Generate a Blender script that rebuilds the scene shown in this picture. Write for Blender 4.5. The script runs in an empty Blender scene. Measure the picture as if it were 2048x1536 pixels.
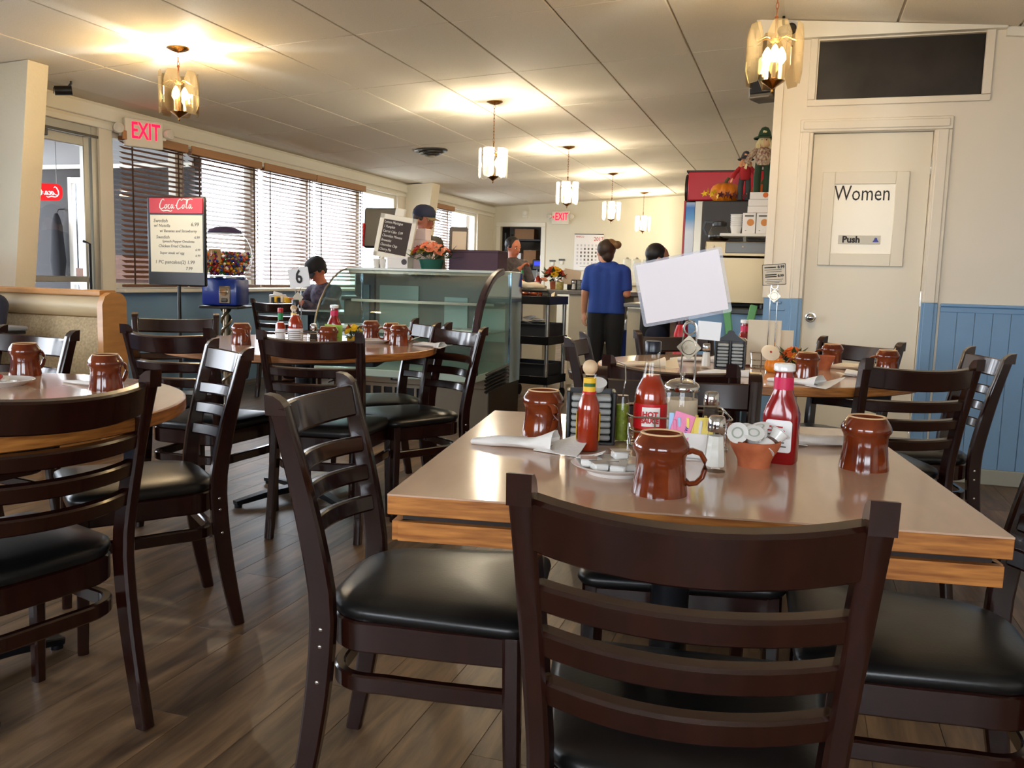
import bpy, bmesh, math, random
from mathutils import Vector, Matrix
random.seed(7)
SC = bpy.context.scene
COL = SC.collection
PI = math.pi

# ------------------------------------------------------------------ camera
cam_data = bpy.data.cameras.new('camera')
cam_data.sensor_width = 36.0
cam_data.lens = 36.0 * 1740.0 / 2048.0
cam_data.clip_start = 0.05
cam = bpy.data.objects.new('camera', cam_data)
COL.objects.link(cam)
cam.matrix_world = Matrix(((0.94950483, -0.06366504, 0.30722524, 0.0),
                           (0.3125195, 0.10518885, -0.94406931, 0.0),
                           (0.02778754, 0.99241225, 0.11977389, 1.10),
                           (0, 0, 0, 1)))
SC.camera = cam

# ------------------------------------------------------------------ world, sun, exposure
world = bpy.data.worlds.new('world')
SC.world = world
world.use_nodes = True
bg = world.node_tree.nodes['Background']
bg.inputs['Color'].default_value = (0.90, 0.95, 1.0, 1)
bg.inputs['Strength'].default_value = 8.0
SC.view_settings.view_transform = 'Standard'
SC.view_settings.look = 'None'
SC.view_settings.exposure = 0.70
SC.view_settings.gamma = 1.0
SC.view_settings.use_curve_mapping = False
LAMP_W = 72.0
LAMP_COL = (1.0, 0.87, 0.67)


def portal(name, loc, sx, sy, rot):
    d = bpy.data.lights.new(name, 'AREA')
    d.shape = 'RECTANGLE'; d.size = sx; d.size_y = sy
    d.cycles.is_portal = True
    o = bpy.data.objects.new(name, d); COL.objects.link(o)
    o.location = loc; o.rotation_euler = rot
    return o


# ------------------------------------------------------------------ materials
def lin(c):
    return tuple(((v / 255.0) / 12.92 if v / 255.0 <= 0.04045 else ((v / 255.0 + 0.055) / 1.055) ** 2.4) for v in c)


MATS = {}


def mat(name, rgb, rough=0.5, metal=0.0, var=0.0, scale=8.0, spec=0.5, bump=0.0, bscale=60.0, coat=0.0, stretch=None, rgb2=None, emit=None, estr=0.0, sheen=0.0, sss=0.0, detail=4.0):
    """Principled material; VAR mixes in a second colour by noise, BUMP adds fine relief."""
    m = bpy.data.materials.new(name); m.use_nodes = True
    nt = m.node_tree; b = nt.nodes['Principled BSDF']
    c1 = lin(rgb) + (1,)
    b.inputs['Base Color'].default_value = c1
    b.inputs['Roughness'].default_value = rough
    b.inputs['Metallic'].default_value = metal
    b.inputs['Specular IOR Level'].default_value = spec
    b.inputs['Coat Weight'].default_value = coat
    b.inputs['Coat Roughness'].default_value = 0.08
    if sheen: b.inputs['Sheen Weight'].default_value = sheen
    if emit:
        b.inputs['Emission Color'].default_value = lin(emit) + (1,)
        b.inputs['Emission Strength'].default_value = estr
    if var or bump:
        tc = nt.nodes.new('ShaderNodeTexCoord'); mp = nt.nodes.new('ShaderNodeMapping')
        nt.links.new(tc.outputs['Object'], mp.inputs['Vector'])
        if stretch: mp.inputs['Scale'].default_value = stretch
    if var:
        n = nt.nodes.new('ShaderNodeTexNoise'); n.inputs['Scale'].default_value = scale; n.inputs['Detail'].default_value = detail
        nt.links.new(mp.outputs['Vector'], n.inputs['Vector'])
        r = nt.nodes.new('ShaderNodeValToRGB')
        r.color_ramp.elements[0].position = 0.35; r.color_ramp.elements[1].position = 0.68
        c2 = lin(rgb2) + (1,) if rgb2 else tuple(max(0, v * (1 - var)) for v in c1[:3]) + (1,)
        r.color_ramp.elements[0].color = c2; r.color_ramp.elements[1].color = c1
        nt.links.new(n.outputs['Fac'], r.inputs['Fac']); nt.links.new(r.outputs['Color'], b.inputs['Base Color'])
    if bump:
        n2 = nt.nodes.new('ShaderNodeTexNoise'); n2.inputs['Scale'].default_value = bscale; n2.inputs['Detail'].default_value = 3
        nt.links.new(mp.outputs['Vector'], n2.inputs['Vector'])
        bp = nt.nodes.new('ShaderNodeBump'); bp.inputs['Strength'].default_value = bump; bp.inputs['Distance'].default_value = 0.004
        nt.links.new(n2.outputs['Fac'], bp.inputs['Height']); nt.links.new(bp.outputs['Normal'], b.inputs['Normal'])
    MATS[name] = m
    return m


def glassmat(name, tint=(1, 1, 1), refl=0.06, rough=0.02, haze=0.0, hazecol=(0.8, 0.8, 0.8), ior=1.45, glow=False):
    """Thin sheet glass: clear body, fresnel reflection, optional milky haze."""
    m = bpy.data.materials.new(name); m.use_nodes = True
    nt = m.node_tree; nt.nodes.clear()
    out = nt.nodes.new('ShaderNodeOutputMaterial')
    t = nt.nodes.new('ShaderNodeBsdfTransparent'); t.inputs['Color'].default_value = tint + (1,)
    g = nt.nodes.new('ShaderNodeBsdfGlossy'); g.inputs['Roughness'].default_value = rough
    lw_ = nt.nodes.new('ShaderNodeLayerWeight'); pw = nt.nodes.new('ShaderNodeMath'); pw.operation = 'POWER'; pw.inputs[1].default_value = 5.0
    f = nt.nodes.new('ShaderNodeMapRange'); f.inputs['To Min'].default_value = ((ior - 1) / (ior + 1)) ** 2; f.inputs['To Max'].default_value = 0.9
    lw_.inputs['Blend'].default_value = 0.5
    nt.links.new(lw_.outputs['Facing'], pw.inputs[0]); nt.links.new(pw.outputs[0], f.inputs['Value'])
    mx = nt.nodes.new('ShaderNodeMixShader')
    nt.links.new(f.outputs[0], mx.inputs[0])
    src = t
    if haze:
        d = nt.nodes.new('ShaderNodeBsdfTranslucent' if glow else 'ShaderNodeBsdfDiffuse'); d.inputs['Color'].default_value = hazecol + (1,)
        m2 = nt.nodes.new('ShaderNodeMixShader'); m2.inputs[0].default_value = haze
        nt.links.new(t.outputs[0], m2.inputs[1]); nt.links.new(d.outputs[0], m2.inputs[2]); src = m2
    nt.links.new(src.outputs[0], mx.inputs[1]); nt.links.new(g.outputs[0], mx.inputs[2])
    nt.links.new(mx.outputs[0], out.inputs['Surface'])
    MATS[name] = m
    return m


def emitmat(name, rgb, s):
    m = bpy.data.materials.new(name); m.use_nodes = True
    nt = m.node_tree; nt.nodes.clear()
    out = nt.nodes.new('ShaderNodeOutputMaterial'); e = nt.nodes.new('ShaderNodeEmission')
    e.inputs['Color'].default_value = lin(rgb) + (1,); e.inputs['Strength'].default_value = s
    nt.links.new(e.outputs[0], out.inputs['Surface']); MATS[name] = m
    return m


def plankmat(name, cols, axis_scale=(9, 1.1, 9), rough=0.42):
    """Wood-look vinyl: streaky grain along Y, each plank shifted by its own random number."""
    m = bpy.data.materials.new(name); m.use_nodes = True
    nt = m.node_tree; b = nt.nodes['Principled BSDF']
    ge = nt.nodes.new('ShaderNodeNewGeometry'); oi = nt.nodes.new('ShaderNodeObjectInfo')
    mp = nt.nodes.new('ShaderNodeMapping'); mp.inputs['Scale'].default_value = axis_scale
    ad = nt.nodes.new('ShaderNodeVectorMath'); ad.operation = 'MULTIPLY_ADD'
    ad.inputs[1].default_value = (37, 53, 11)
    nt.links.new(oi.outputs['Random'], ad.inputs[0]); nt.links.new(ge.outputs['Position'], ad.inputs[2])
    nt.links.new(ad.outputs[0], mp.inputs['Vector'])
    n = nt.nodes.new('ShaderNodeTexNoise'); n.inputs['Scale'].default_value = 1.6; n.inputs['Detail'].default_value = 7; n.inputs['Roughness'].default_value = 0.62; n.inputs['Distortion'].default_value = 0.6
    nt.links.new(mp.outputs[0], n.inputs['Vector'])
    r = nt.nodes.new('ShaderNodeValToRGB'); e = r.color_ramp.elements
    e[0].position = 0.30; e[0].color = lin(cols[0]) + (1,); e[1].position = 0.72; e[1].color = lin(cols[2]) + (1,)
    k = e.new(0.5); k.color = lin(cols[1]) + (1,)
    nt.links.new(n.outputs['Fac'], r.inputs['Fac'])
    mx = nt.nodes.new('ShaderNodeMix'); mx.data_type = 'RGBA'; mx.blend_type = 'MULTIPLY'; mx.inputs[0].default_value = 1
    mr = nt.nodes.new('ShaderNodeMapRange'); mr.inputs['To Min'].default_value = 0.78; mr.inputs['To Max'].default_value = 1.1
    nt.links.new(oi.outputs['Random'], mr.inputs['Value'])
    nt.links.new(r.outputs['Color'], mx.inputs[6]); nt.links.new(mr.outputs[0], mx.inputs[7])
    nt.links.new(mx.outputs[2], b.inputs['Base Color'])
    b.inputs['Roughness'].default_value = rough
    bp = nt.nodes.new('ShaderNodeBump'); bp.inputs['Strength'].default_value = 0.15; bp.inputs['Distance'].default_value = 0.002
    nt.links.new(n.outputs['Fac'], bp.inputs['Height']); nt.links.new(bp.outputs[0], b.inputs['Normal'])
    MATS[name] = m
    return m


cream = mat('cream_paint', (228, 219, 201), 0.45, bump=0.12, bscale=25)
doorpaint = mat('door_paint', (222, 213, 192), 0.4, bump=0.08, bscale=18)
bluepaint = mat('blue_paint', (112, 150, 186), 0.45, bump=0.1, bscale=30)
whitepaint = mat('white_trim_paint', (232, 228, 214), 0.4)
ceilmat = mat('ceiling_tile', (228, 219, 203), 0.85, var=0.12, scale=240, bump=0.25, bscale=300)
ceilgrid = mat('ceiling_grid', (206, 197, 180), 0.6)
backpaint = mat('pale_wall_paint', (222, 216, 196), 0.5)
floorwood = plankmat('vinyl_plank', ((52, 37, 25), (100, 77, 54), (140, 111, 80)))
chairwood = mat('espresso_wood', (42, 16, 10), 0.22, var=0.35, scale=6, stretch=(6, 6, 0.8), coat=0.35, spec=0.5)
vinyl = mat('black_vinyl', (20, 20, 20), 0.33, bump=0.06, bscale=140)
laminate = mat('tan_laminate', (206, 170, 144), 0.14, var=0.12, scale=14, coat=0.25, stretch=(1, 0.25, 1))
oak = mat('oak_edge', (196, 128, 58), 0.38, var=0.35, scale=9, stretch=(1.2, 1.2, 14), rgb2=(142, 82, 30))
iron = mat('black_iron', (22, 24, 30), 0.4, metal=0.4)
blackplastic = mat('black_plastic', (18, 18, 20), 0.35)
blackrubber = mat('black_rubber', (14, 14, 14), 0.8)
chrome = mat('chrome', (215, 215, 215), 0.1, metal=1.0)
steel = mat('brushed_steel', (158, 148, 130), 0.28, metal=1.0, bump=0.04, bscale=200)
darksteel = mat('dark_steel', (90, 88, 84), 0.35, metal=1.0)
brass = mat('aged_brass', (170, 118, 52), 0.22, metal=1.0)
copper = mat('copper_chain', (178, 108, 66), 0.3, metal=0.9)
alu = mat('aluminium_frame', (176, 174, 166), 0.35, metal=0.85)
mugglaze = mat('brown_glaze', (134, 58, 22), 0.1, var=0.35, scale=16, coat=0.5, rgb2=(92, 34, 12))
mugbare = mat('bare_clay', (222, 182, 138), 0.6)
warmsteel = mat('warm_steel', (146, 128, 98), 0.3, metal=1.0, bump=0.04, bscale=200)
paper = mat('white_paper', (240, 238, 236), 0.8)
napkinmat = mat('paper_napkin', (238, 234, 228), 0.9, bump=0.2, bscale=160)
creampaper = mat('cream_paper', (234, 218, 190), 0.8)
ceramic = mat('white_ceramic', (235, 233, 228), 0.15, coat=0.3)
terracotta = mat('terracotta', (206, 118, 74), 0.75, var=0.25, scale=18, rgb2=(168, 84, 48))
redsauce = mat('red_sauce', (164, 44, 8), 0.18, coat=0.6)
ketchupred = mat('ketchup_red', (140, 8, 14), 0.16, coat=0.6)
redlabel = mat('red_label', (196, 24, 30), 0.35)
pinkred = mat('raspberry_label', (206, 26, 78), 0.4)
yellowlabel = mat('yellow_label', (240, 190, 40), 0.45)
inkblack = mat('black_ink', (24, 20, 18), 0.6)
inkgrey = mat('grey_ink', (110, 105, 98), 0.7)
inkred = mat('red_ink', (190, 24, 30), 0.5)
inkwhite = mat('white_ink', (240, 238, 232), 0.5)
inkblue = mat('blue_ink', (48, 60, 150), 0.5)
cokered = mat('cola_red', (200, 14, 34), 0.35)
woodknob = mat('pale_wood', (222, 190, 150), 0.5)
slatwood = mat('blind_wood', (118, 74, 42), 0.45, var=0.2, scale=5, stretch=(1, 0.3, 6))
valancewood = mat('valance_wood', (176, 124, 74), 0.45, var=0.2, scale=5, stretch=(1, 0.3, 6))
boothwood = mat('booth_oak', (206, 146, 82), 0.32, var=0.2, scale=6, stretch=(1, 1, 5), coat=0.2)
boothvinyl = mat('tan_vinyl', (206, 184, 146), 0.42)
boothfabric = mat('speckled_fabric', (196, 172, 132), 0.8, var=0.3, scale=70, bump=0.2, bscale=160)
winglass = glassmat('window_glass', (0.97, 0.98, 1.0))
caseglass = glassmat('case_glass', (0.93, 0.975, 0.96), ior=1.4)
smokeglass = glassmat('smoked_glass', (0.80, 0.72, 0.58), ior=1.5, haze=0.008, hazecol=(0.9, 0.75, 0.5), glow=True)
lampglass = glassmat('etched_glass', (0.96, 0.96, 0.93), ior=1.5, haze=0.14, hazecol=(0.95, 0.92, 0.85), glow=True)
clearglass = glassmat('clear_glass', (0.96, 0.96, 0.93), ior=1.5)
bottleglass = glassmat('bottle_glass', (0.95, 0.95, 0.93), ior=1.5)
bulbglow = emitmat('bulb_glow', (255, 226, 160), 40.0)
exitglow = emitmat('exit_red_glow', (255, 20, 50), 2.2)


# ------------------------------------------------------------------ mesh helpers
def rotm(rx=0, ry=0, rz=0):
    return Matrix.Rotation(rz, 4, 'Z') @ Matrix.Rotation(ry, 4, 'Y') @ Matrix.Rotation(rx, 4, 'X')


class MB:
    """Collects shapes, then builds them as one mesh object."""

    def __init__(s):
        s.bm = bmesh.new()

    def box(s, c, d, rot=None, bev=0.0, seg=1):
        M = Matrix.Translation(c) @ (rot or Matrix()) @ Matrix.Diagonal((d[0], d[1], d[2], 1))
        r = bmesh.ops.create_cube(s.bm, size=1.0, matrix=M)
        if bev:
            ed = list({e for v in r['verts'] for e in v.link_edges})
            bmesh.ops.bevel(s.bm, geom=ed, offset=bev, segments=seg, affect='EDGES', profile=0.5)
        return s

    def bb(s, x0, x1, y0, y1, z0, z1, bev=0.0, seg=1):
        return s.box(((x0 + x1) / 2, (y0 + y1) / 2, (z0 + z1) / 2), (abs(x1 - x0), abs(y1 - y0), abs(z1 - z0)), None, bev, seg)

    def cyl(s, a, b, r, r2=None, n=16):
        a = Vector(a); b = Vector(b); d = b - a
        q = Vector((0, 0, 1)).rotation_difference(d.normalized()).to_matrix().to_4x4()
        T = Matrix.Translation(a) @ q
        r2 = r if r2 is None else r2
        cs = [(math.cos(2 * PI * k / n), math.sin(2 * PI * k / n)) for k in range(n)]
        A = [s.bm.verts.new(T @ Vector((r * c, r * w, 0))) for c, w in cs]
        B = [s.bm.verts.new(T @ Vector((r2 * c, r2 * w, d.length))) for c, w in cs]
        for k in range(n): s.bm.faces.new((A[k], A[(k + 1) % n], B[(k + 1) % n], B[k]))
        s.bm.faces.new(A[::-1]); s.bm.faces.new(B)
        return s

    def sph(s, c, r, sc=(1, 1, 1), n=16, rot=None):
        v = max(6, n * 2 // 3)
        prof = [(0 if k in (0, v) else r * math.sin(PI * k / v), -r * math.cos(PI * k / v)) for k in range(v + 1)]
        return s.lathe(prof, c, n, (rot or Matrix()) @ Matrix.Diagonal((sc[0], sc[1], sc[2], 1)))

    def lathe(s, prof, c=(0, 0, 0), n=24, M=None):
        T = Matrix.Translation(c) @ (M or Matrix())
        rings = []
        for r, z in prof:
            if r < 1e-6:
                rings.append([s.bm.verts.new(T @ Vector((0, 0, z)))])
            else:
                rings.append([s.bm.verts.new(T @ Vector((r * math.cos(2 * PI * k / n), r * math.sin(2 * PI * k / n), z))) for k in range(n)])
        for a, b in zip(rings, rings[1:]):
            for k in range(n):
                q = [a[k % len(a)], a[(k + 1) % len(a)], b[(k + 1) % len(b)], b[k % len(b)]]
                f = []
                for v in q:
                    if v not in f: f.append(v)
                if len(f) > 2:
                    try: s.bm.faces.new(f)
                    except ValueError: pass
        return s

    def sweep(s, path, sec, up=(0, 0, 1), closed=False, scales=None, cap=True):
        """Sweep a closed section [(u,v)...] along a path; u is sideways, v is up."""
        P = [Vector(p) for p in path]; n = len(P); up = Vector(up); rings = []
        for i, p in enumerate(P):
            if closed: t = P[(i + 1) % n] - P[i - 1]
            else: t = P[min(i + 1, n - 1)] - P[max(i - 1, 0)]
            t.normalize()
            sd = t.cross(up)
            if sd.length < 1e-4: sd = t.cross(Vector((1, 0, 0)))
            sd.normalize(); u2 = sd.cross(t)
            k = scales[i] if scales else 1.0
            ku, kv = k if isinstance(k, tuple) else (k, k)
            rings.append([s.bm.verts.new(p + sd * (a * ku) + u2 * (b * kv)) for a, b in sec])
        m = len(sec)
        for i in range(n if closed else n - 1):
            A = rings[i]; Bq = rings[(i + 1) % n]
            for k in range(m):
                s.bm.faces.new((A[k], A[(k + 1) % m], Bq[(k + 1) % m], Bq[k]))
        if cap and not closed:
            s.bm.faces.new(rings[0][::-1]); s.bm.faces.new(rings[-1])
        return s

    def tube(s, path, r, n=8, closed=False, up=(0, 0, 1), scales=None):
        return s.sweep(path, [(r * math.cos(2 * PI * k / n), r * math.sin(2 * PI * k / n)) for k in range(n)], up, closed, scales)

    def bar(s, path, w, h, up=(0, 0, 1), closed=False, scales=None):
        c = min(w, h) * 0.18
        a, b = w / 2, h / 2
        return s.sweep(path, [(-a + c, -b), (a - c, -b), (a, -b + c), (a, b - c), (a - c, b), (-a + c, b), (-a, b - c), (-a, -b + c)], up, closed, scales)

    def prism(s, poly, t, M=None):
        """Polygon in local XY extruded along local Z from 0 to t."""
        M = M or Matrix()
        a = [s.bm.verts.new(M @ Vector((x, y, 0))) for x, y in poly]
        b = [s.bm.verts.new(M @ Vector((x, y, t))) for x, y in poly]
        n = len(poly)
        s.bm.faces.new(a[::-1]); s.bm.faces.new(b)
        for i in range(n):
            s.bm.faces.new((a[i], a[(i + 1) % n], b[(i + 1) % n], b[i]))
        return s

    def sheet(s, rows, thick=0.0):
        """Grid of points as a sheet, given a thickness along its own normals."""
        vs = [[s.bm.verts.new(p) for p in row] for row in rows]
        fs = []
        for i in range(len(vs) - 1):
            for j in range(len(vs[0]) - 1):
                fs.append(s.bm.faces.new((vs[i][j], vs[i][j + 1], vs[i + 1][j + 1], vs[i + 1][j])))
        if thick:
            s.bm.normal_update()
            bmesh.ops.solidify(s.bm, geom=fs, thickness=thick)
        return s

    def mesh(s, name, m, angle=38):
        bmesh.ops.recalc_face_normals(s.bm, faces=s.bm.faces)
        me = bpy.data.meshes.new(name); s.bm.to_mesh(me); s.bm.free()
        for p in me.polygons: p.use_smooth = True
        me.set_sharp_from_angle(angle=math.radians(angle))
        if m is not None: me.materials.append(m)
        return me

    def build(s, name, m, parent=None, loc=None, rot=None, angle=38):
        return put(name, s.mesh(name, m, angle), parent, loc, rot)


def put(name, me, parent=None, loc=None, rot=None):
    o = bpy.data.objects.new(name, me); COL.objects.link(o)
    if parent is not None: o.parent = parent
    if loc is not None: o.location = loc
    if rot is not None: o.rotation_euler = rot
    return o


def tag(o, label, cat, group=None):
    o['label'] = label; o['category'] = cat
    if group: o['group'] = group
    return o


def thing(name, label, cat, loc=(0, 0, 0), rz=0.0, group=None, rot=None):
    o = bpy.data.objects.new(name, None); COL.objects.link(o)
    o.location = loc; o.rotation_euler = rot or (0, 0, rz)
    o.empty_display_size = 0.05
    return tag(o, label, cat, group)


def struct(o):
    o['kind'] = 'structure'
    return o


def dup(root, loc, rz, label=None, group=None, scale=None):
    r = root.copy(); COL.objects.link(r); r.location = loc; r.rotation_euler = (0, 0, rz)
    if label: r['label'] = label
    if group: r['group'] = group
    if scale: r.scale = scale
    for ch in root.children:
        c = ch.copy(); COL.objects.link(c); c.parent = r
        for g in ch.children:
            d = g.copy(); COL.objects.link(d); d.parent = c
    return r


def textmesh(name, body, size, m, thick=0.0006, shear=0.0, bold=0.0, align='CENTER', sx=1.0):
    cu = bpy.data.curves.new(name, 'FONT'); cu.body = body; cu.size = size; cu.extrude = thick; cu.shear = shear
    cu.offset = bold; cu.align_x = align; cu.align_y = 'CENTER'; cu.resolution_u = 2
    t = bpy.data.objects.new(name, cu); COL.objects.link(t)
    dg = bpy.context.evaluated_depsgraph_get()
    me = bpy.data.meshes.new_from_object(t.evaluated_get(dg))
    bpy.data.objects.remove(t); bpy.data.curves.remove(cu)
    if sx != 1.0:
        for v in me.vertices: v.co.x *= sx
    me.materials.clear(); me.materials.append(m)
    return me


def text(name, body, size, m, parent, loc, rot=(PI / 2, 0, 0), **kw):
    """Flat lettering; default stands upright facing -Y."""
    return put(name, textmesh(name, body, size, m, **kw), parent, loc, rot)


def arc(cx, cy, r, a0, a1, n):
    return [(cx + r * math.cos(math.radians(a0 + (a1 - a0) * k / n)), cy + r * math.sin(math.radians(a0 + (a1 - a0) * k / n))) for k in range(n + 1)]


def rrect(w, h, r, n=4):
    """Rounded rectangle outline centred on the origin."""
    p = []
    for cx, cy, a in ((w / 2 - r, h / 2 - r, 0), (-w / 2 + r, h / 2 - r, 90), (-w / 2 + r, -h / 2 + r, 180), (w / 2 - r, -h / 2 + r, 270)):
        p += arc(cx, cy, r, a, a + 90, n)
    return p


# upright frame: local X stays X, local Y becomes Z (a drawing standing up, facing -Y)
UP = Matrix.Rotation(PI / 2, 4, 'X')

# ------------------------------------------------------------------ the room shell
XL, YB, YR, YF = -5.32, 15.0, 5.528, -2.6      # left wall, back wall, restroom wall, wall behind the camera
XR = 3.2


def ceil_z(x):
    return 2.37 + 0.055 * (x - XL) if x < -0.25 else 2.37 + 0.055 * (-0.25 - XL) - 0.09 * (x + 0.25)


# floor: slab, planks near the camera one by one, the rest as one part
fl = struct(MB().bb(XL - 0.2, XR + 0.2, YF - 0.2, YB + 3, -0.12, -0.004).build('floor', mat('subfloor', (70, 56, 44), 0.8)))
PW, PL = 0.178, 1.22
pm = MB().box((0, 0, -0.002), (PW - 0.0012, PL - 0.0012, 0.004), None, 0.0006).mesh('plank', floorwood)
x = -1.727 - 21 * PW + PW / 2
far = MB()
i = 0
while x < XR:
    off = (i * 0.47) % PL
    y = YF - off
    while y < YB:
        if -4.2 < x < 1.45 and -0.2 < y + PL / 2 < 7.4:
            put('plank', pm, fl, (x, y + PL / 2, 0))
        else:
            y1 = min(y + PL, YB)
            far.bb(x - PW / 2 + .0006, x + PW / 2 - .0006, max(y, YF), y1 - .0012, -0.004, 0)
        y += PL
    x += PW; i += 1
fp = far.build('plank_field', floorwood, fl); fp['kind'] = 'stuff'

# ceiling: slab and lay-in tiles
XM = -0.25
cm = MB()
for (xa, xb, ya, yb) in ((XL - 0.2, XM, YF - 0.2, YB + 0.2), (XM, XR + 0.2, YF - 0.2, YB + 0.2)):
    za, zb = (ceil_z(xa), ceil_z(xb)) if xb <= XM else (ceil_z(XM), ceil_z(xb))
    cm.prism([(xa, za + 0.012), (xb, zb + 0.012), (xb, zb + 0.15), (xa, za + 0.15)], yb - ya, Matrix.Translation((0, yb, 0)) @ UP)
ce = struct(cm.build('ceiling', ceilgrid))
TW, TL = 0.61, 1.22
sl = math.atan(0.055); sr = math.atan(-0.09)
tm = MB().box((0, 0, 0.006), (TW - 0.010, TL - 0.010, 0.014), None, 0.002).mesh('ceiling_tile', ceilmat)
for k in range(-8, 3):
    xa = -1.395 + k * 0.6125
    xc = xa + TW / 2
    if xa < XL - 0.1 or xa + TW > XM + 0.12: continue
    for j in range(-6, 9):
        yc = 4.82 + j * TL + TL / 2
        if yc > YB or yc < YF: continue
        put('ceiling_tile', tm, ce, (xc, yc, ceil_z(xc)), (0, -sl, 0))
for k in range(6):
    xc = XM + 0.05 + 0.32 + k * 0.6125
    for j in range(-6, 1):
        yc = 4.82 + j * TL + TL / 2
        if yc < YF or yc + TL / 2 > YR + 0.7: continue
        put('ceiling_tile', tm, ce, (xc, yc, ceil_z(xc)), (0, -sr, 0))

# left wall with its window band and door opening
SILL, HEAD = 0.93, 2.19
wl = struct(MB().bb(XL - 0.15, XL, YF, 4.60, 0, SILL - 0.02).bb(XL - 0.15, XL, 5.80, YB, 0, SILL - 0.02).build('wall_left', bluepaint))
hd = MB().bb(XL - 0.15, XL, YF, YB, HEAD, 2.55)
for y0, y1 in ((4.30, 4.62), (5.66, 5.80), (11.06, 11.66), (14.2, YB), (YF, 0.3)):
    hd.bb(XL - 0.15, XL, y0, y1, SILL - 0.02 if y0 != 5.66 else 0, HEAD)
hd.build('header', cream, wl)
MB().bb(XL, XL + 0.035, YF, YB, 2.255, 2.36, 0.006).bb(XL, XL + 0.015, YF, YB, 2.19, 2.235, 0.004).build('header_board', whitepaint, wl)
struct(MB().bb(XL - 0.02, XL + 0.09, 5.80, 11.1, SILL - 0.03, SILL, 0.006).build('trim_1', whitepaint))
struct(MB().bb(XL - 0.02, XL + 0.09, 11.6, 14.2, SILL - 0.03, SILL, 0.006).build('trim_2', whitepaint))


def window(n, y0, y1, mull=(), sill=SILL, x=XL - 0.09):
    f = MB()
    w = 0.045
    for ya in [y0 + w / 2, y1 - w / 2] + list(mull):
        f.bb(x - 0.03, x + 0.05, ya - w / 2, ya + w / 2, sill, HEAD, 0.003)
    f.bb(x - 0.028, x + 0.048, y0 + 0.002, y1 - 0.002, sill + 0.001, sill + w, 0.003).bb(x - 0.028, x + 0.048, y0 + 0.002, y1 - 0.002, HEAD - w, HEAD - 0.001, 0.003)
    o = struct(f.build('window_%d' % n, whitepaint))
    ys = [y0] + list(mull) + [y1]
    for a, b in zip(ys, ys[1:]):
        MB().bb(x - 0.003, x + 0.003, a + 0.02, b - 0.02, sill + 0.02, HEAD - 0.02).build('pane', winglass, o)
    return o


window(1, 5.80, 6.64); window(2, 6.64, 7.76); window(3, 7.76, 9.98, (8.79,)); window(4, 9.98, 11.06)
window(5, 11.66, 14.2, (12.95,)); window(6, 0.3, 4.3, (2.3,))
for k, (y0, y1) in enumerate(((7.05, 11.06), (11.66, 14.2), (0.3, 4.3))):
    portal('daylight_portal', (XL - 0.17, (y0 + y1) / 2, (SILL + HEAD) / 2), HEAD - SILL, y1 - y0, (0, -PI / 2, 0))

# back wall with a doorway into the store room
wb = struct(MB().bb(XL - 0.15, -5.19, YB, YB + 0.14, 0, 2.8).bb(-4.40, 0.5, YB, YB + 0.14, 0, 2.8).bb(-5.19, -4.40, YB, YB + 0.14, 2.03, 2.8).build('wall_back', backpaint))
c = MB()
for x in (-5.215, -4.375): c.bb(x - 0.04, x + 0.04, YB - 0.02, YB, 0, 2.03, 0.004)
c.bb(-5.255, -4.335, YB - 0.02, YB, 2.03, 2.11, 0.004)
struct(c.build('trim_3', whitepaint))
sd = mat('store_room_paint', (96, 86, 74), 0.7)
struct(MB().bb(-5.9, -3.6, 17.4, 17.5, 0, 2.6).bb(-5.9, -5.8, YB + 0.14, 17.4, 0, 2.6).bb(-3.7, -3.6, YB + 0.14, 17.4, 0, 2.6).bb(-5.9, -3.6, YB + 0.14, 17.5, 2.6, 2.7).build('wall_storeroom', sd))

# restroom wall: facade with opening for the door and the transom
wr = struct(MB().bb(-0.205, 0.02, YR, YR + 0.12, 0, 2.75).bb(0.667, XR, YR, YR + 0.12, 0, 2.182).bb(0.893, XR, YR, YR + 0.12, 2.182, 2.75)
            .bb(0.02, 0.667, YR, YR + 0.12, 2.0, 2.182).bb(0.02, 0.893, YR, YR + 0.12, 2.52, 2.75)
            .bb(0.10, 0.22, YR + 0.12, YB, 0, 2.75).build('wall_right', cream))
# blue wainscot: vertical boards with V joints, cap rail
WZ = 1.03
bx = 0.77
while bx < XR:
    b2 = min(bx + 0.0915, XR)
    MB().bb(bx + 0.001, b2 - 0.001, YR - 0.010, YR, 0.09, WZ - 0.035, 0.002).build('wainscot_board', bluepaint, wr)
    bx += 0.0915
MB().bb(0.77, XR, YR - 0.022, YR, WZ - 0.018, WZ, 0.005, 2).bb(0.77, XR, YR - 0.014, YR, WZ - 0.05, WZ - 0.018, 0.004).build('wainscot_cap', bluepaint, wr)
MB().bb(-0.205, -0.058, YR - 0.004, YR, 0.09, WZ).build('wainscot_board', bluepaint, wr)
MB().bb(-0.15, -0.10, YR - 0.012, YR - 0.004, WZ - 0.035, WZ - 0.02, 0.004).bb(-0.17, -0.08, YR - 0.010, YR - 0.004, WZ - 0.075, WZ - 0.065, 0.003).build('wainscot_cap', bluepaint, wr)
struct(MB().bb(0.77, XR, YR - 0.014, YR, 0, 0.09, 0.004).bb(-0.205, -0.058, YR - 0.014, YR, 0, 0.09, 0.004).build('baseboard_right', mat('grey_base', (150, 150, 138), 0.5)))
# corner board, door casing (blue below the rail), cornice, transom frame
struct(MB().bb(-0.215, -0.165, YR - 0.012, YR, WZ, 2.62, 0.003).build('trim_4', cream))


def casing(x0, x1, z0, z1, m, par=None, name='casing'):
    return MB().bb(x0, x1, YR - 0.018, YR, z0, z1, 0.004).bb(x0 + 0.012, x1 - 0.02, YR - 0.026, YR - 0.018, z0, z1, 0.004).build(name, m, par)


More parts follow.
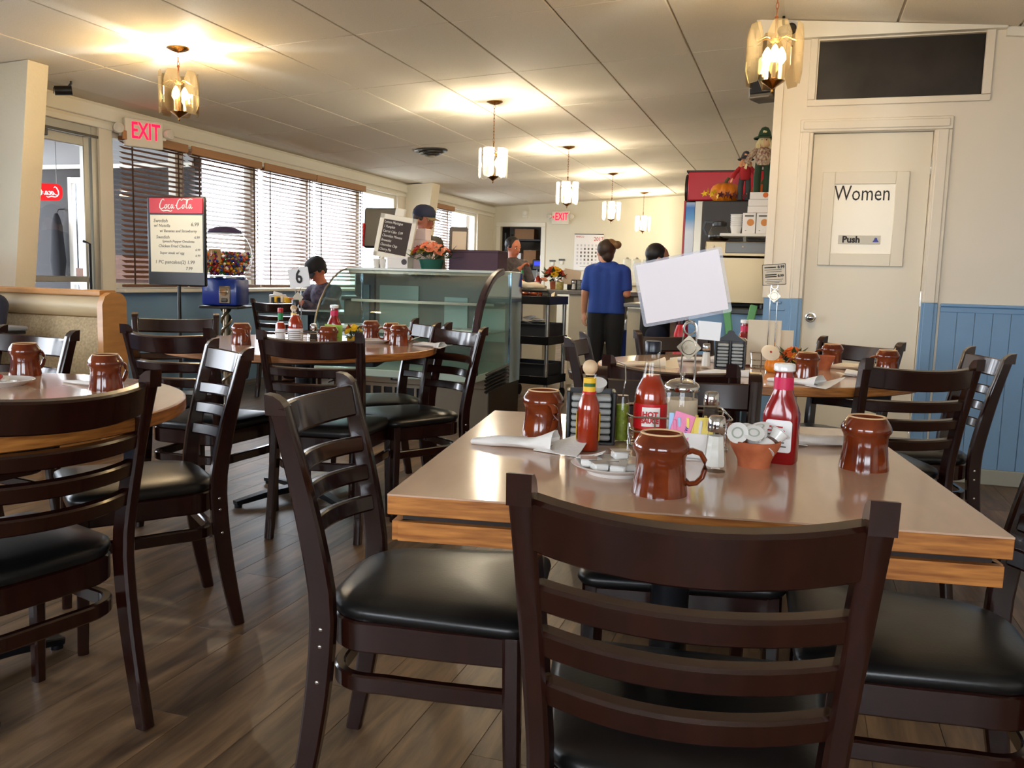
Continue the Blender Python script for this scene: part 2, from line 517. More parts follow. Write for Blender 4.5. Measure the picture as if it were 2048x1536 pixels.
tr = struct(casing(-0.058, 0.018, WZ, 2.0015, cream, None, 'trim_5'))
casing(-0.058, 0.018, 0, WZ, bluepaint, tr); casing(0.669, 0.757, WZ, 2.0015, cream, tr); casing(0.669, 0.757, 0, WZ, bluepaint, tr)
MB().bb(-0.058, 0.757, YR - 0.018, YR, 2.002, 2.075, 0.004).bb(-0.04, 0.74, YR - 0.026, YR - 0.018, 2.016, 2.062, 0.004).build('casing', cream, tr)
co = MB()
co.prism([(-0.34, ceil_z(-0.25) - 0.002), (0.98, ceil_z(0.98) - 0.002), (0.98, 2.525), (-0.3, 2.53)], 0.05, Matrix.Translation((0, YR, 0)) @ UP)
co.prism([(0.98, ceil_z(0.98) - 0.002), (XR, ceil_z(XR) - 0.002), (XR, ceil_z(XR) - 0.06), (0.98, ceil_z(0.98) - 0.05)], 0.03, Matrix.Translation((0, YR, 0)) @ UP)
struct(co.build('trim_6', whitepaint))
tf = MB()
for a in ((-0.03, 0.012, 2.187, 2.53), (0.885, 0.93, 2.187, 2.53)): tf.bb(a[0], a[1], YR - 0.016, YR + 0.01, a[2], a[3], 0.003)
tf.bb(-0.03, 0.93, YR - 0.016, YR + 0.01, 2.15, 2.186, 0.003)
wt = struct(tf.build('window_7', cream))
MB().bb(0.0, 0.90, YR + 0.03, YR + 0.036, 2.17, 2.53).build('pane', mat('dark_transom_glass', (34, 29, 24), 0.3, var=0.6, scale=5, rgb2=(52, 46, 40), spec=0.3), wt)

# the door with its sign panel and knob
dr = struct(MB().bb(0.022, 0.665, YR + 0.03, YR + 0.07, 0.008, 1.998, 0.003).build('door_1', doorpaint))
kn = MB().lathe([(0, 0.062), (0.012, 0.062), (0.02, 0.056), (0.025, 0.046), (0.022, 0.034), (0.011, 0.026), (0.011, 0.008), (0.030, 0.006), (0.032, 0)], (0.071, YR + 0.03, 0.921), 24, UP)
kn.build('door_knob', chrome, dr)
for z in (0.25, 1.05, 1.8): MB().bb(0.662, 0.672, YR + 0.015, YR + 0.03, z - 0.045, z + 0.045, 0.002).build('hinge', chrome, dr)

# outer walls the photograph does not face: right side and behind the viewer, with big windows that light the tables
struct(MB().bb(XR, XR + 0.15, YF, YR, 0, 2.8).build('wall_side', cream))
w = MB().bb(XL, XR, YF - 0.15, YF, 0, SILL).bb(XL, XR, YF - 0.15, YF, HEAD, 2.8)
for a, b in ((XL, -3.6), (-1.4, -0.6), (2.2, XR)): w.bb(a, b, YF - 0.15, YF, SILL, HEAD)
struct(w.build('wall_front', cream))
for n, (a, b) in enumerate(((-3.6, -1.4), (-0.6, 2.2))):
    f = MB()
    for xx in (a + .02, (a + b) / 2, b - .02): f.bb(xx - .022, xx + .022, YF - 0.11, YF - 0.04, SILL, HEAD)
    f.bb(a, b, YF - 0.108, YF - 0.042, SILL, SILL + .045).bb(a, b, YF - 0.108, YF - 0.042, HEAD - .045, HEAD)
    o = struct(f.build('window_%d' % (8 + n), whitepaint))
    MB().bb(a + .02, b - .02, YF - 0.078, YF - 0.072, SILL + .02, HEAD - .02).build('pane', winglass, o)
    portal('daylight_portal', ((a + b) / 2, YF - 0.17, (SILL + HEAD) / 2), b - a, HEAD - SILL, (PI / 2, 0, 0))

# slanted fins along the left wall
for n, (y0, y1, xt) in enumerate(((4.472, 4.633, -4.748), (11.30, 11.56, -4.91))):
    struct(MB().prism([(XL + 0.001, 0), (xt - 0.30, 0), (xt, ceil_z(xt) - 0.004), (XL + 0.001, ceil_z(XL) - 0.004)], y1 - y0, Matrix.Translation((0, y1, 0)) @ UP).build('wall_fin_%d' % (n + 1), mat('fin_stucco_%d' % n, (230, 220, 196), 0.6, bump=0.35, bscale=55)))

# entrance lobby outside the glass door
lob = mat('lobby_paint', (150, 150, 150), 0.7)
dk = mat('lobby_dark_panel', (30, 27, 30), 0.7)
lw = struct(MB().bb(-7.7, -6.97, 7.0, 7.1, 0, 2.6).bb(-6.52, XL - 0.15, 7.0, 7.1, 0, 2.6).bb(-6.97, -6.52, 7.0, 7.1, 1.98, 2.6).bb(-6.97, -6.52, 7.0, 7.1, 0, 0.35)
            .build('wall_lobby', dk))
MB().bb(-7.8, -7.7, 3.0, 7.1, 0, 0.5).bb(-7.8, -7.7, 3.0, 7.1, 2.3, 2.6).bb(-7.8, XL - 0.15, 3.0, 7.1, 2.6, 2.7).bb(-7.8, XL - 0.15, 2.9, 3.0, 0, 2.6).build('lobby_shell', lob, lw)
MB().bb(-7.69, XL - 0.16, 6.985, 6.999, 2.09, 2.59).build('upper_wall', lob, lw)
MB().bb(-7.69, XL - 0.16, 6.97, 6.999, 2.06, 2.10).build('picture_rail', whitepaint, lw)
f = MB()
for a, b, c0, d in ((-6.97, -6.92, 0.05, 1.98), (-6.57, -6.52, 0.05, 1.98), (-6.97, -6.52, 1.92, 1.98), (-6.97, -6.52, 0.92, 0.99), (-6.97, -6.52, 0.05, 0.14)):
    e_ = 0.002 if b - a > 0.1 else 0
    f.bb(a + e_, b - e_, 6.98 + e_, 7.03 - e_, c0 + e_, d - e_, 0.003)
o = struct(f.build('door_2', whitepaint))
MB().bb(-6.93, -6.56, 7.0, 7.006, 0.1, 1.95).build('pane', winglass, o)

# glazed entrance door in the left wall (aluminium stiles)
f = MB()
f.bb(XL - 0.09, XL - 0.02, 4.62, 4.68, 0, HEAD).bb(XL - 0.09, XL - 0.02, 5.60, 5.66, 0, HEAD).bb(XL - 0.088, XL - 0.022, 4.68, 5.60, HEAD - 0.06, HEAD)
fr = struct(f.build('trim_7', alu))
f = MB()
for a, b, c0, d in ((4.69, 4.75, 0.02, 2.11), (5.53, 5.59, 0.02, 2.11), (4.69, 5.59, 2.03, 2.11), (4.69, 5.59, 0.02, 0.16), (4.69, 5.59, 0.98, 1.03)):
    e_ = 0.002 if b - a > 0.1 else 0
    f.bb(XL - 0.075 + e_, XL - 0.035 - e_, a + e_, b - e_, c0 + e_, d - e_, 0.004)
d3 = struct(f.build('door_3', alu))
MB().bb(XL - 0.058, XL - 0.052, 4.74, 5.54, 0.15, 2.04).build('pane', winglass, d3)
MB().tube([(XL - 0.03, 5.50, 0.85), (XL + 0.03, 5.50, 0.87), (XL + 0.03, 5.50, 1.28), (XL - 0.03, 5.50, 1.30)], 0.011, 8, up=(0, 1, 0)).build('pull_handle', blackplastic, d3)
MB().bb(XL - 0.035, XL + 0.02, 4.85, 5.15, 2.05, 2.11, 0.006).bb(XL + 0.02, XL + 0.03, 5.1, 5.62, 2.10, 2.12).build('door_closer', darksteel, d3)

# ground and street outside
struct(MB().bb(-40, 30, -25, 40, -0.25, -0.13).build('ground', mat('parking_lot', (168, 166, 162), 0.9, var=0.2, scale=2)))

# ------------------------------------------------------------------ chairs
def make_chair():
    """Ladder-back dining chair; faces local +Y, origin on the floor under the seat."""
    t = thing('dining_chair', 'x', 'chair')
    YT, YS, YFt = -0.268, -0.185, -0.24

    def post_y(z):
        if z < 0.45:
            k = z / 0.45; return YFt + (YS - YFt) * math.sin(k * PI / 2)
        k = (z - 0.45) / 0.41
        return YS + (YT - YS) * (k ** 1.35)

    def post_x(z):
        return 0.182 + 0.022 * max(0, (z - 0.45) / 0.41) + 0.008 * max(0, (0.45 - z) / 0.45)
    for sx in (-1, 1):
        path = []; sc = []
        for k in range(15):
            z = 0.845 * k / 14
            path.append((sx * post_x(z), post_y(z), z))
            sc.append((1.0, 0.72 + 0.28 * math.sin(PI * min(1, z / 0.8)) if z > 0 else 0.72))
        m = MB().bar(path, 0.031, 0.050, up=(0, -1, 0.15), scales=sc)
        # ear: slanted, rounded top that rises towards the back
        y = post_y(0.845)
        ear = [(-0.023, -0.01), (0.019, -0.01), (0.016, 0.004), (0.006, 0.018), (-0.008, 0.027), (-0.026, 0.030)]
        M = Matrix.Translation((sx * post_x(0.845) - 0.0155, y, 0.842)) @ Matrix(((0, 0, 1, 0), (1, 0, 0, 0), (0, 1, 0, 0), (0, 0, 0, 1)))
        m.prism(ear, 0.031, M)
        m.build('back_post', chairwood, t)

    def rail(z0, z1, bow, th, name):
        zc = (z0 + z1) / 2; xw = post_x(zc) - 0.012
        path = []
        for k in range(13):
            u = -1 + 2 * k / 12
            path.append((u * xw, post_y(zc) - bow * (1 - u * u) - 0.002, zc - (0.008 * (1 - u * u) if name == 'top_rail' else 0)))
        MB().bar(path, th, z1 - z0, up=(0, -0.22, 1)).build(name, chairwood, t)
    rail(0.770, 0.842, 0.058, 0.026, 'top_rail')
    for z in (0.706, 0.640, 0.569): rail(z - 0.019, z + 0.019, 0.054, 0.024, 'slat')
    # seat pad: rounded, domed
    def outline(gr):
        pts = []
        k = 1 + gr / 0.2
        fw, bw, r = 0.222 * k, 0.195 * k, 0.05
        y1, y0 = 0.03 + 0.195 * k, 0.03 - 0.22 * (1 + (k - 1) * (0.3 if k > 1 else 1))
        q = 0.045 * k; Q = 0.11 * k
        for cx, cy, a0, rr in ((fw - q, y1 - q, 0, q), (-fw + q, y1 - q, 90, q), (-bw + Q, y0 + Q, 180, Q), (bw - Q, y0 + Q, 270, Q)):
            for k in range(6):
                a = math.radians(a0 + 18 * k); pts.append((cx + rr * math.cos(a), cy + rr * math.sin(a)))
        return pts
    m = MB(); rings = []
    for gr, z in ((-0.02, 0.428), (0.0, 0.432), (0.006, 0.443), (0.003, 0.455), (-0.012, 0.464), (-0.06, 0.472), (-0.12, 0.476)):
        rings.append([m.bm.verts.new((x, y, z)) for x, y in outline(gr)])
    for A, B in zip(rings, rings[1:]):
        for k in range(len(A)): m.bm.faces.new((A[k], A[(k + 1) % len(A)], B[(k + 1) % len(B)], B[k]))
    cv = m.bm.verts.new((0, 0.03, 0.478)); L_ = rings[-1]
    for k in range(len(L_)): m.bm.faces.new((L_[k], L_[(k + 1) % len(L_)], cv))
    m.bm.faces.new(rings[0][::-1])
    m.build('seat', vinyl, t, angle=60)
    # apron: straight front, U-shaped bentwood sides and back
    U = [(0.196, 0.19, 0), (0.190, 0.05, 0), (0.180, -0.06, 0)] + [(0.095 + 0.085 * math.cos(math.radians(a)), -0.10 + 0.075 * math.sin(math.radians(a)), 0) for a in range(0, -91, -15)]
    U = U + [(-x, y, z) for x, y, z in reversed(U)]
    MB().bar([(x, y, 0.397) for x, y, z in U], 0.022, 0.062).build('apron', chairwood, t)
    MB().bar([(-0.19, 0.197, 0.397), (0.19, 0.197, 0.397)], 0.022, 0.062).build('front_apron', chairwood, t)
    MB().bar([(x * 1.01, y, 0.302) for x, y, z in U], 0.022, 0.036).build('stretcher', chairwood, t)
    for sx in (-1, 1):
        MB().bar([(sx * 0.198, 0.192, 0.43), (sx * 0.199, 0.196, 0.25), (sx * 0.200, 0.203, 0.0)], 0.036, 0.036, up=(0, 1, 0), scales=[1, 0.95, 0.78]).build('leg', chairwood, t)
        for z in (0.375, 0.41, 0.302):
            MB().sph((sx * (post_x(z) + 0.0155), post_y(z), z), 0.0045, (0.5, 1, 1), 8).build('screw_head', chrome, t)
    return t


chair0 = make_chair()
CH = [  # top-of-back midpoint x,y, facing angle, label
    (-0.101, 1.003, 95.8, 'dark wooden ladder-back chair in the foreground, its back to us at the square table'),
    (-0.963, 1.615, 10.5, 'dark ladder-back chair with black seat pulled up to the left side of the square table'),
    (0.52, 1.775, 183.0, 'dark chair at the right edge of the photo, its seat tucked against the square table'),
    (-0.295, 2.335, -79.1, 'dark chair facing us behind the hot sauce, on the far side of the square table'),
    (-0.365, 2.665, 75.0, 'dark chair with its back to the square table, at the pumpkin table'),
    (-0.90, 3.66, 5.0, 'dark chair seen edge-on at the left end of the table with the pumpkin'),
    (-0.573, 4.32, -50.0, 'dark chair behind the laminated card, across the table with the pumpkin'),
    (0.276, 4.29, -129.0, 'dark chair standing in front of the restroom door'),
    (0.411, 3.234, 116.0, 'dark chair at front right of the table with the pumpkin, four slats in view'),
    (0.735, 3.92, 190.0, 'dark chair against the blue panelling, mostly hidden behind another chair'),
    (-1.839, 3.04, 100.8, 'dark chair with its back to us in front of the number six table'),
    (-1.743, 2.38, -129.0, 'dark chair turned side-on between the two round tables, shining on its top rail'),
    (-2.444, 2.939, 90.9, 'dark chair at the left front of the number six table, a brown mug behind it'),
    (-3.15, 3.86, -55.0, 'dark chair on the far left of the number six table, under the menu board'),
    (-1.575, 3.97, 236.0, 'dark chair to the right of the number six table, nearest the square table'),
    (-1.86, 4.28, 229.0, 'dark chair right of the number six table, close to the pastry case'),
    (-1.444, 1.428, 168.5, 'large dark chair at the left edge with its back to us'),
    (-2.70, 2.53, -98.0, 'dark chair on the far side of the left round table, in front of the booth'),
]
for i, (x, y, a, lab) in enumerate(CH):
    f = math.radians(a)
    loc = (x + 0.268 * math.cos(f), y + 0.268 * math.sin(f), 0)
    if i == 0:
        chair0.location = loc; chair0.rotation_euler = (0, 0, f - PI / 2)
        chair0['label'] = lab; chair0['group'] = 'ladder-back dining chairs'
    else:
        dup(chair0, loc, f - PI / 2, lab)


# ------------------------------------------------------------------ tables
def pedestal(t, feet=4, r=0.33):
    MB().cyl((0, 0, 0.04), (0, 0, 0.70), 0.038, n=20).build('pedestal', iron, t)
    m = MB()
    for k in range(4):
        a = k * PI / 2 + PI / 4
        c, s = math.cos(a), math.sin(a)
        m.bar([(0, 0, 0.055), (c * r * 0.6, s * r * 0.6, 0.042), (c * r, s * r, 0.022)], 0.06, 0.03, scales=[1.1, 0.9, 0.7])
        m.cyl((c * (r - 0.015), s * (r - 0.015), 0), (c * (r - 0.015), s * (r - 0.015), 0.02), 0.018, n=12)
    m.build('base', iron, t)
    MB().box((0, 0, 0.690), (0.38, 0.38, 0.012)).build('mounting_plate', iron, t)


tb = thing('square_table', 'square table with tan laminate top and oak edge in the foreground', 'table', (-0.212, 1.731, 0), math.radians(8.7))
S = 0.914
MB().box((0, 0, 0.7585), (S, S, 0.003)).build('table_top', laminate, tb)
h = S / 2
for k in range(4):
    a = k * PI / 2
    R = Matrix.Rotation(a, 4, 'Z')
    L = S if k % 2 == 0 else S - 0.04
    MB().box(R @ Vector((0, -h + 0.010, 0.742)), (L, 0.02, 0.030), R, 0.0012).build('edge_strip', oak, tb)
    # folded half-moon leaf hanging flat under this side
    poly = [(-h + 0.012, 0)] + [(x, y) for x, y in [((h - 0.012) * math.cos(t_), 0.19 * math.sin(t_)) for t_ in [PI - PI * q / 12 for q in range(1, 12)]]] + [(h - 0.012, 0)]
    MB().prism(poly, 0.031, R @ Matrix.Translation((0.004, -h + 0.006, 0.684))).build('drop_leaf', oak, tb)
    for xx in (-0.22, 0.22):
        hn = MB(); p = [R @ Vector((xx + d, -h + 0.012, 0.7215)) for d in (-0.02, 0.02)]
        hn.cyl(p[0], p[1], 0.006, n=10); hn.build('hinge', darksteel, tb)
MB().box((0, 0, 0.734), (S - 0.04, S - 0.04, 0.044)).build('core', mat('particle_board', (40, 30, 26), 0.8), tb)
pedestal(tb)


def round_table(x, y, lab, name='round_table', rz=0.0):
    t = thing(name, lab, 'table', (x, y, 0), rz, 'round tables with oak edges')
    R = 0.6465
    MB().lathe([(0, 0.7600), (R - 0.006, 0.7600), (R - 0.006, 0.7575), (0, 0.7575)], n=72).build('table_top', laminate, t)
    MB().lathe([(R - 0.02, 0.7575), (R - 0.006, 0.7598), (R, 0.757), (R, 0.729), (R - 0.004, 0.726), (R - 0.02, 0.726)], n=72).build('edge_band', oak, t)
    MB().lathe([(0, 0.7575), (R - 0.02, 0.7575), (R - 0.02, 0.728), (0, 0.728)], n=48).build('core', MATS['particle_board'], t)
    MB().prism(rrect(0.86, 0.86, 0.02), 0.024, Matrix.Translation((0, 0, 0.70))).build('support_frame', iron, t)
    pedestal(t, r=0.36)
    return t


round_table(-2.08, 1.56, 'round table with a brown mug pair, cut by the left edge of the photo', rz=0.5)
round_table(-2.279, 3.701, 'round table with the number six sign in the middle of the room', rz=0.3)
round_table(-0.162, 3.738, 'round table with the small pumpkin in front of the restroom door', rz=0.2)

# ------------------------------------------------------------------ pendant lamps
def lamp(x, y, ztop, zbody, lab, smoked, rz=0.0):
    """ztop: ceiling canopy; zbody: top of the glass."""
    t = thing('pendant_lamp', lab, 'lamp', (x, y, ztop), rz, 'pendant lamps with glass panels')
    MB().lathe([(0, -0.028), (0.012, -0.026), (0.04, -0.018), (0.066, -0.006), (0.068, 0.004), (0, 0.004)], n=28).build('canopy', brass, t)
    d = zbody - ztop
    ch = MB(); z = -0.028; k = 0
    stem = 0.07
    zend = d + stem - 0.04
    while z - 0.03 > zend:
        lk = [Vector((0.006 * math.cos(a), 0, -0.015 + 0.017 * math.sin(a))) for a in [2 * PI * q / 10 for q in range(10)]]
        M = Matrix.Rotation(k * PI / 2, 3, 'Z')
        ch.tube([M @ v + Vector((0, 0, z)) for v in lk], 0.0018, 5, True, up=M @ Vector((0, 1, 0)))
        z -= 0.026; k += 1
    ch.build('chain', copper if smoked else brass, t)
    MB().cyl((0, 0, zend + 0.008), (0, 0, d - 0.05), 0.005, n=8).sph((0, 0, zend + 0.006), 0.009, n=8).build('stem', copper if smoked else brass, t)
    # frame: hub with arms, bottom cap with finial
    fr_ = MB().lathe([(0, d - 0.045), (0.02, d - 0.05), (0.028, d - 0.06), (0.02, d - 0.07), (0, d - 0.072)], n=16)
    for q in range(6):
        a = q * PI / 3 + PI / 6
        fr_.tube([(0, 0, d - 0.06), (0.05 * math.cos(a), 0.05 * math.sin(a), d - 0.05), (0.098 * math.cos(a), 0.098 * math.sin(a), d - 0.075)], 0.003, 5)
    fr_.build('frame', brass, t)
    MB().lathe([(0, d - 0.295), (0.006, d - 0.285), (0.005, d - 0.272), (0.02, d - 0.262), (0.045, d - 0.245), (0.052, d - 0.238), (0.01, d - 0.232), (0.004, d - 0.072), (0, d - 0.072)], n=20).build('bottom_cap', brass, t)
    for q in range(6):
        a = q * PI / 3
        if smoked: poly = [(-0.028, 0), (0.028, 0), (0.052, -0.055), (0.052, -0.20), (0.028, -0.255), (-0.028, -0.255), (-0.052, -0.20), (-0.052, -0.055)]
        else: poly = [(-0.046, -0.02)] + [(0.046 * math.sin(math.radians(b)), -0.02 + 0.004 * math.cos(math.radians(b * 2))) for b in (-60, -30, 0, 30, 60)] + [(0.046, -0.02), (0.046, -0.21)] + [(0.046 * math.cos(math.radians(b)), -0.215 - 0.04 * math.sin(math.radians(b))) for b in (20, 50, 90, 130, 160)] + [(-0.046, -0.21)]
        rad = 0.108
        M = Matrix.Rotation(a, 4, 'Z') @ Matrix.Translation((0, -rad, d)) @ Matrix.Rotation(PI / 2, 4, 'X')
        MB().prism(poly, 0.005, M).build('glass_panel', smokeglass if smoked else lampglass, t)
    for q in range(3):
        a = q * 2 * PI / 3 + 0.4
        bx, by = 0.035 * math.cos(a), 0.035 * math.sin(a)
        MB().cyl((bx, by, d - 0.23), (bx, by, d - 0.165), 0.009, n=10).build('candle_sleeve', ceramic, t)
        bl = MB().lathe([(0, d - 0.165), (0.009, d - 0.16), (0.022, d - 0.14), (0.020, d - 0.118), (0.008, d - 0.093), (0, d - 0.085)], (bx, by, 0), 12).build('bulb', bulbglow, t)
    ld = bpy.data.lights.new('lamp_light', 'POINT'); ld.energy = LAMP_W; ld.color = LAMP_COL; ld.shadow_soft_size = 0.03
    lo = bpy.data.objects.new('lamp_light', ld); COL.objects.link(lo); lo.parent = t; lo.location = (0, 0, d - 0.115)
    return t


lamp(-3.738, 4.641, ceil_z(-3.738), 2.311, 'smoked glass pendant lamp hanging beside the entrance exit sign', True, 0.35)
lamp(-0.175, 4.20, ceil_z(-0.175), 2.253, 'smoked glass pendant lamp on a copper chain by the restroom wall', True, 0.2)
for i, yy in enumerate((6.88, 9.29, 11.62, 14.08)):
    lamp(-2.455, yy, ceil_z(-2.455) + 0.002, 2.17, 'clear glass pendant lamp on a brass chain, %s of the row of four' % ('nearest', 'second nearest', 'third nearest', 'farthest')[i], False, 0.1 * i)

# ------------------------------------------------------------------ booth at the left
bo = thing('booth_bench', 'tan upholstered booth bench with an oak frame along the left wall', 'bench', (-4.58, 4.30, 0))
xl, xr = -0.70, 0.64
MB().bb(xl, xr - 0.03, 0.0, 0.06, 0.05, 0.925, 0.01).build('back_board', boothwood, bo)
MB().bar([(xl, 0.0, 0.945), (xr - 0.07, 0.0, 0.945)], 0.13, 0.035).build('cap_rail', boothwood, bo)
end = [(-0.11, 0.0), (0.09, 0.0), (0.09, 0.88)] + [(0.02 + 0.07 * math.cos(math.radians(b)), 0.88 + 0.07 * math.sin(math.radians(b))) for b in range(10, 91, 16)] + [(-0.04, 0.95), (-0.085, 0.93), (-0.11, 0.88)]
MB().prism(end, 0.04, Matrix.Translation((xr - 0.05, 0, 0)) @ Matrix(((0, 0, 1, 0), (1, 0, 0, 0), (0, 1, 0, 0), (0, 0, 0, 1)))).build('end_panel', boothwood, bo)
rows = []
for k in range(11):
    a = k / 10
    z = 0.80 + 0.125 * a; bul = 0.045 * math.sin(PI * min(1, a * 1.05)) ** 0.6 if 0 < a < 0.97 else 0
    rows.append([(xl + (xr - 0.06 - xl) * j / 8, -0.015 - bul - 0.02, z) for j in range(9)])
MB().sheet(rows, 0.01).build('head_roll', boothvinyl, bo, angle=60)
rows = []
for k in range(11):
    a = k / 10; z = 0.46 + 0.335 * a
    rows.append([(xl + (xr - 0.06 - xl) * j / 8, -0.10 + 0.065 * a - 0.02 * math.sin(PI * a), z) for j in range(9)])
MB().sheet(rows, 0.02).build('back_cushion', boothfabric, bo, angle=60)
MB().bb(xl, xr - 0.06, -0.60, -0.07, 0.33, 0.46, 0.035, 3).build('seat_cushion', boothvinyl, bo)
MB().bb(xl, xr - 0.06, -0.55, 0.0, 0.0, 0.33).build('seat_box', boothwood, bo)
bt = thing('booth_table', 'grey topped booth table at the left edge, in front of the tan bench', 'table', (-4.75, 3.42, 0))
MB().bb(-0.55, 0.63, -0.38, 0.40, 0.735, 0.76, 0.008).build('table_top', mat('grey_laminate', (128, 136, 148), 0.3), bt)
MB().bb(-0.55, 0.62, -0.37, 0.39, 0.715, 0.735, 0.004).build('edge_band', blackplastic, bt)
MB().cyl((0, 0, 0.03), (0, 0, 0.715), 0.04).build('pedestal', iron, bt)
MB().box((0, 0, 0.015), (0.55, 0.08, 0.03), None, 0.008).box((0, 0, 0.015), (0.08, 0.55, 0.03), None, 0.008).build('base', iron, bt)

# ------------------------------------------------------------------ things on the tables
TZ = 0.76


def make_mug():
    """Diner mug standing upside down on its rim."""
    t = thing('mug', 'x', 'mug')
    MB().lathe([(0.039, 0.0), (0.0455, 0.0), (0.0455, 0.004), (0.0425, 0.022), (0.0400, 0.045), (0.0402, 0.062), (0.0425, 0.068), (0.0455, 0.072), (0.0462, 0.077), (0.0445, 0.083), (0.040, 0.091), (0.0345, 0.0985), (0.0325, 0.100), (0.030, 0.0985), (0.027, 0.095), (0, 0.095)], n=40).build('body', mugglaze, t)
    MB().lathe([(0.0292, 0.0990), (0.0315, 0.1012), (0.0335, 0.1010), (0.0350, 0.0990)], n=40).build('foot_ring', mugbare, t)
    p = [(0.038, 0, 0.070), (0.050, 0, 0.073), (0.063, 0, 0.069), (0.070, 0, 0.058), (0.071, 0, 0.044), (0.067, 0, 0.030), (0.058, 0, 0.020), (0.047, 0, 0.018), (0.040, 0, 0.023)]
    MB().sweep(p, [(0.0075 * math.cos(a), 0.0045 * math.sin(a)) for a in [2 * PI * k / 10 for k in range(10)]], up=(0, 0, 1), scales=[1.25, 1.1, 1, 1, 1, 1, 1, 1, 1.2]).build('handle', mugglaze, t)
    return t


mug0 = make_mug()
MUGS = [
    (-0.197, 1.398, 10, 'brown mug upside down at the front of the square table, beside the butter plate'),
    (0.137, 1.762, 75, 'brown mug upside down on the right of the square table, handle hidden'),
    (-0.520, 1.825, -52, 'brown mug upside down at the back left of the square table, behind a napkin'),
    (-2.466, 3.470, -35, 'brown mug upside down at the left of the number six table'),
    (-2.05, 3.545, 100, 'brown mug upside down in front of the green card on the number six table'),
    (-2.139, 4.140, 170, 'brown mug farthest back on the number six table, near the pastry case'),
    (-1.860, 3.900, 60, 'brown mug at the right of the number six table, the nearer of a pair'),
    (-1.965, 4.030, 200, 'brown mug at the right of the number six table, the hidden one of a pair'),
    (-2.275, 2.090, 90, 'brown mug upside down on the left round table, nearest the photo edge'),
    (-1.828, 1.945, 85, 'brown mug on a white napkin on the left round table'),
    (0.043, 3.410, 175, 'brown mug upside down beside the small pumpkin and a fallen napkin'),
    (0.150, 3.990, 180, 'brown mug at the back of the pumpkin table, behind the clay pot'),
    (0.350, 3.755, 190, 'brown mug upside down at the right end of the pumpkin table'),
]
for i, (x, y, a, lab) in enumerate(MUGS):
    if i == 0:
        mug0.location = (x, y, TZ); mug0.rotation_euler = (0, 0, math.radians(a)); mug0['label'] = lab; mug0['group'] = 'upturned brown mugs'
    else: dup(mug0, (x, y, TZ), math.radians(a), lab)


def napkin(x, y, a, lab, L=0.19, flare=0.0, r=0.017, m=None, z=TZ):
    """Napkin rolled round cutlery, one end loosely open."""
    t = thing('napkin_roll', lab, 'napkin', (x, y, z), math.radians(a), 'rolled napkins')
    mb = MB(); rings = []
    N = 12
    for i in range(13):
        u = i / 12; px = -L / 2 + L * u
        k = 0.55 + 0.45 * min(1, u * 3) + flare * max(0, u - 0.72) * 3.2
        ring = []
        for j in range(N):
            b = 2 * PI * j / N
            rr = r * k * (1 + 0.10 * math.sin(3 * b + 9 * u) + 0.06 * math.sin(5 * b - 4 * u))
            zz = rr * 0.62 * math.sin(b) + r * 0.62 * k * 1.05
            ring.append(mb.bm.verts.new((px, rr * 1.25 * math.cos(b), max(0.0006, zz))))
        rings.append(ring)
    for A, B in zip(rings, rings[1:]):
        for j in range(N): mb.bm.faces.new((A[j], A[(j + 1) % N], B[(j + 1) % N], B[j]))
    mb.bm.faces.new(rings[0][::-1])
    mb.build('roll', m or napkinmat, t, angle=70)
    rows = []
    for i in range(5):
        u = i / 4
        hw_ = 0.022 + (0.010 + 0.022 * flare) * u
        rows.append([(L * 0.28 + (0.045 + 0.05 * flare) * u + 0.012 * flare * v * u, -hw_ + 2 * hw_ * v, 0.0015 + 0.036 * flare * u * v * v + 0.006 * u * math.sin(PI * v)) for v in (0, 0.25, 0.5, 0.75, 1)])
    MB().sheet(rows, 0.0012).build('loose_flap', m or napkinmat, t)
    f = MB()
    f.bb(L * 0.25, L * 0.47, -0.006, 0.006, 0.008, 0.0105, 0.001)
    f.build('cutlery', chrome, t)
    return t


napkin(-0.535, 1.662, 2, 'white napkin roll with a flared end at the left of the square table', 0.175, 1.0)
napkin(0.075, 1.985, 200, 'white napkin roll at the back right of the square table, silverware showing', 0.17, 0.3)
napkin(-1.93, 1.99, -12, 'white napkin under the brown mug on the left round table', 0.24, 0.2, 0.010)
napkin(-1.705, 3.90, -20, 'white napkin roll at the right of the number six table', 0.19, 0.4)
napkin(-2.0, 4.175, -30, 'white napkin beside the mugs at the back of the number six table', 0.16, 0.8)
napkin(-0.255, 3.36, 10, 'white napkin roll below the black condiment holder on the pumpkin table', 0.19, 0.2)
napkin(0.0, 3.21, -30, 'white fallen napkin in front of the small pumpkin', 0.20, 1.0)
napkin(-0.60, 3.52, 20, 'cream napkin folded to a point at the left of the pumpkin table', 0.20, 1.0, m=creampaper)
napkin(0.225, 3.91, -15, 'cream napkin standing open beside the clay pot', 0.17, 1.0, 0.022, creampaper)
napkin(0.27, 3.60, 160, 'white napkin by the mug at the right end of the pumpkin table', 0.16, 0.3)
napkin(-0.42, 3.90, 5, 'white crumpled napkin at the back of the pumpkin table', 0.22, 0.9)


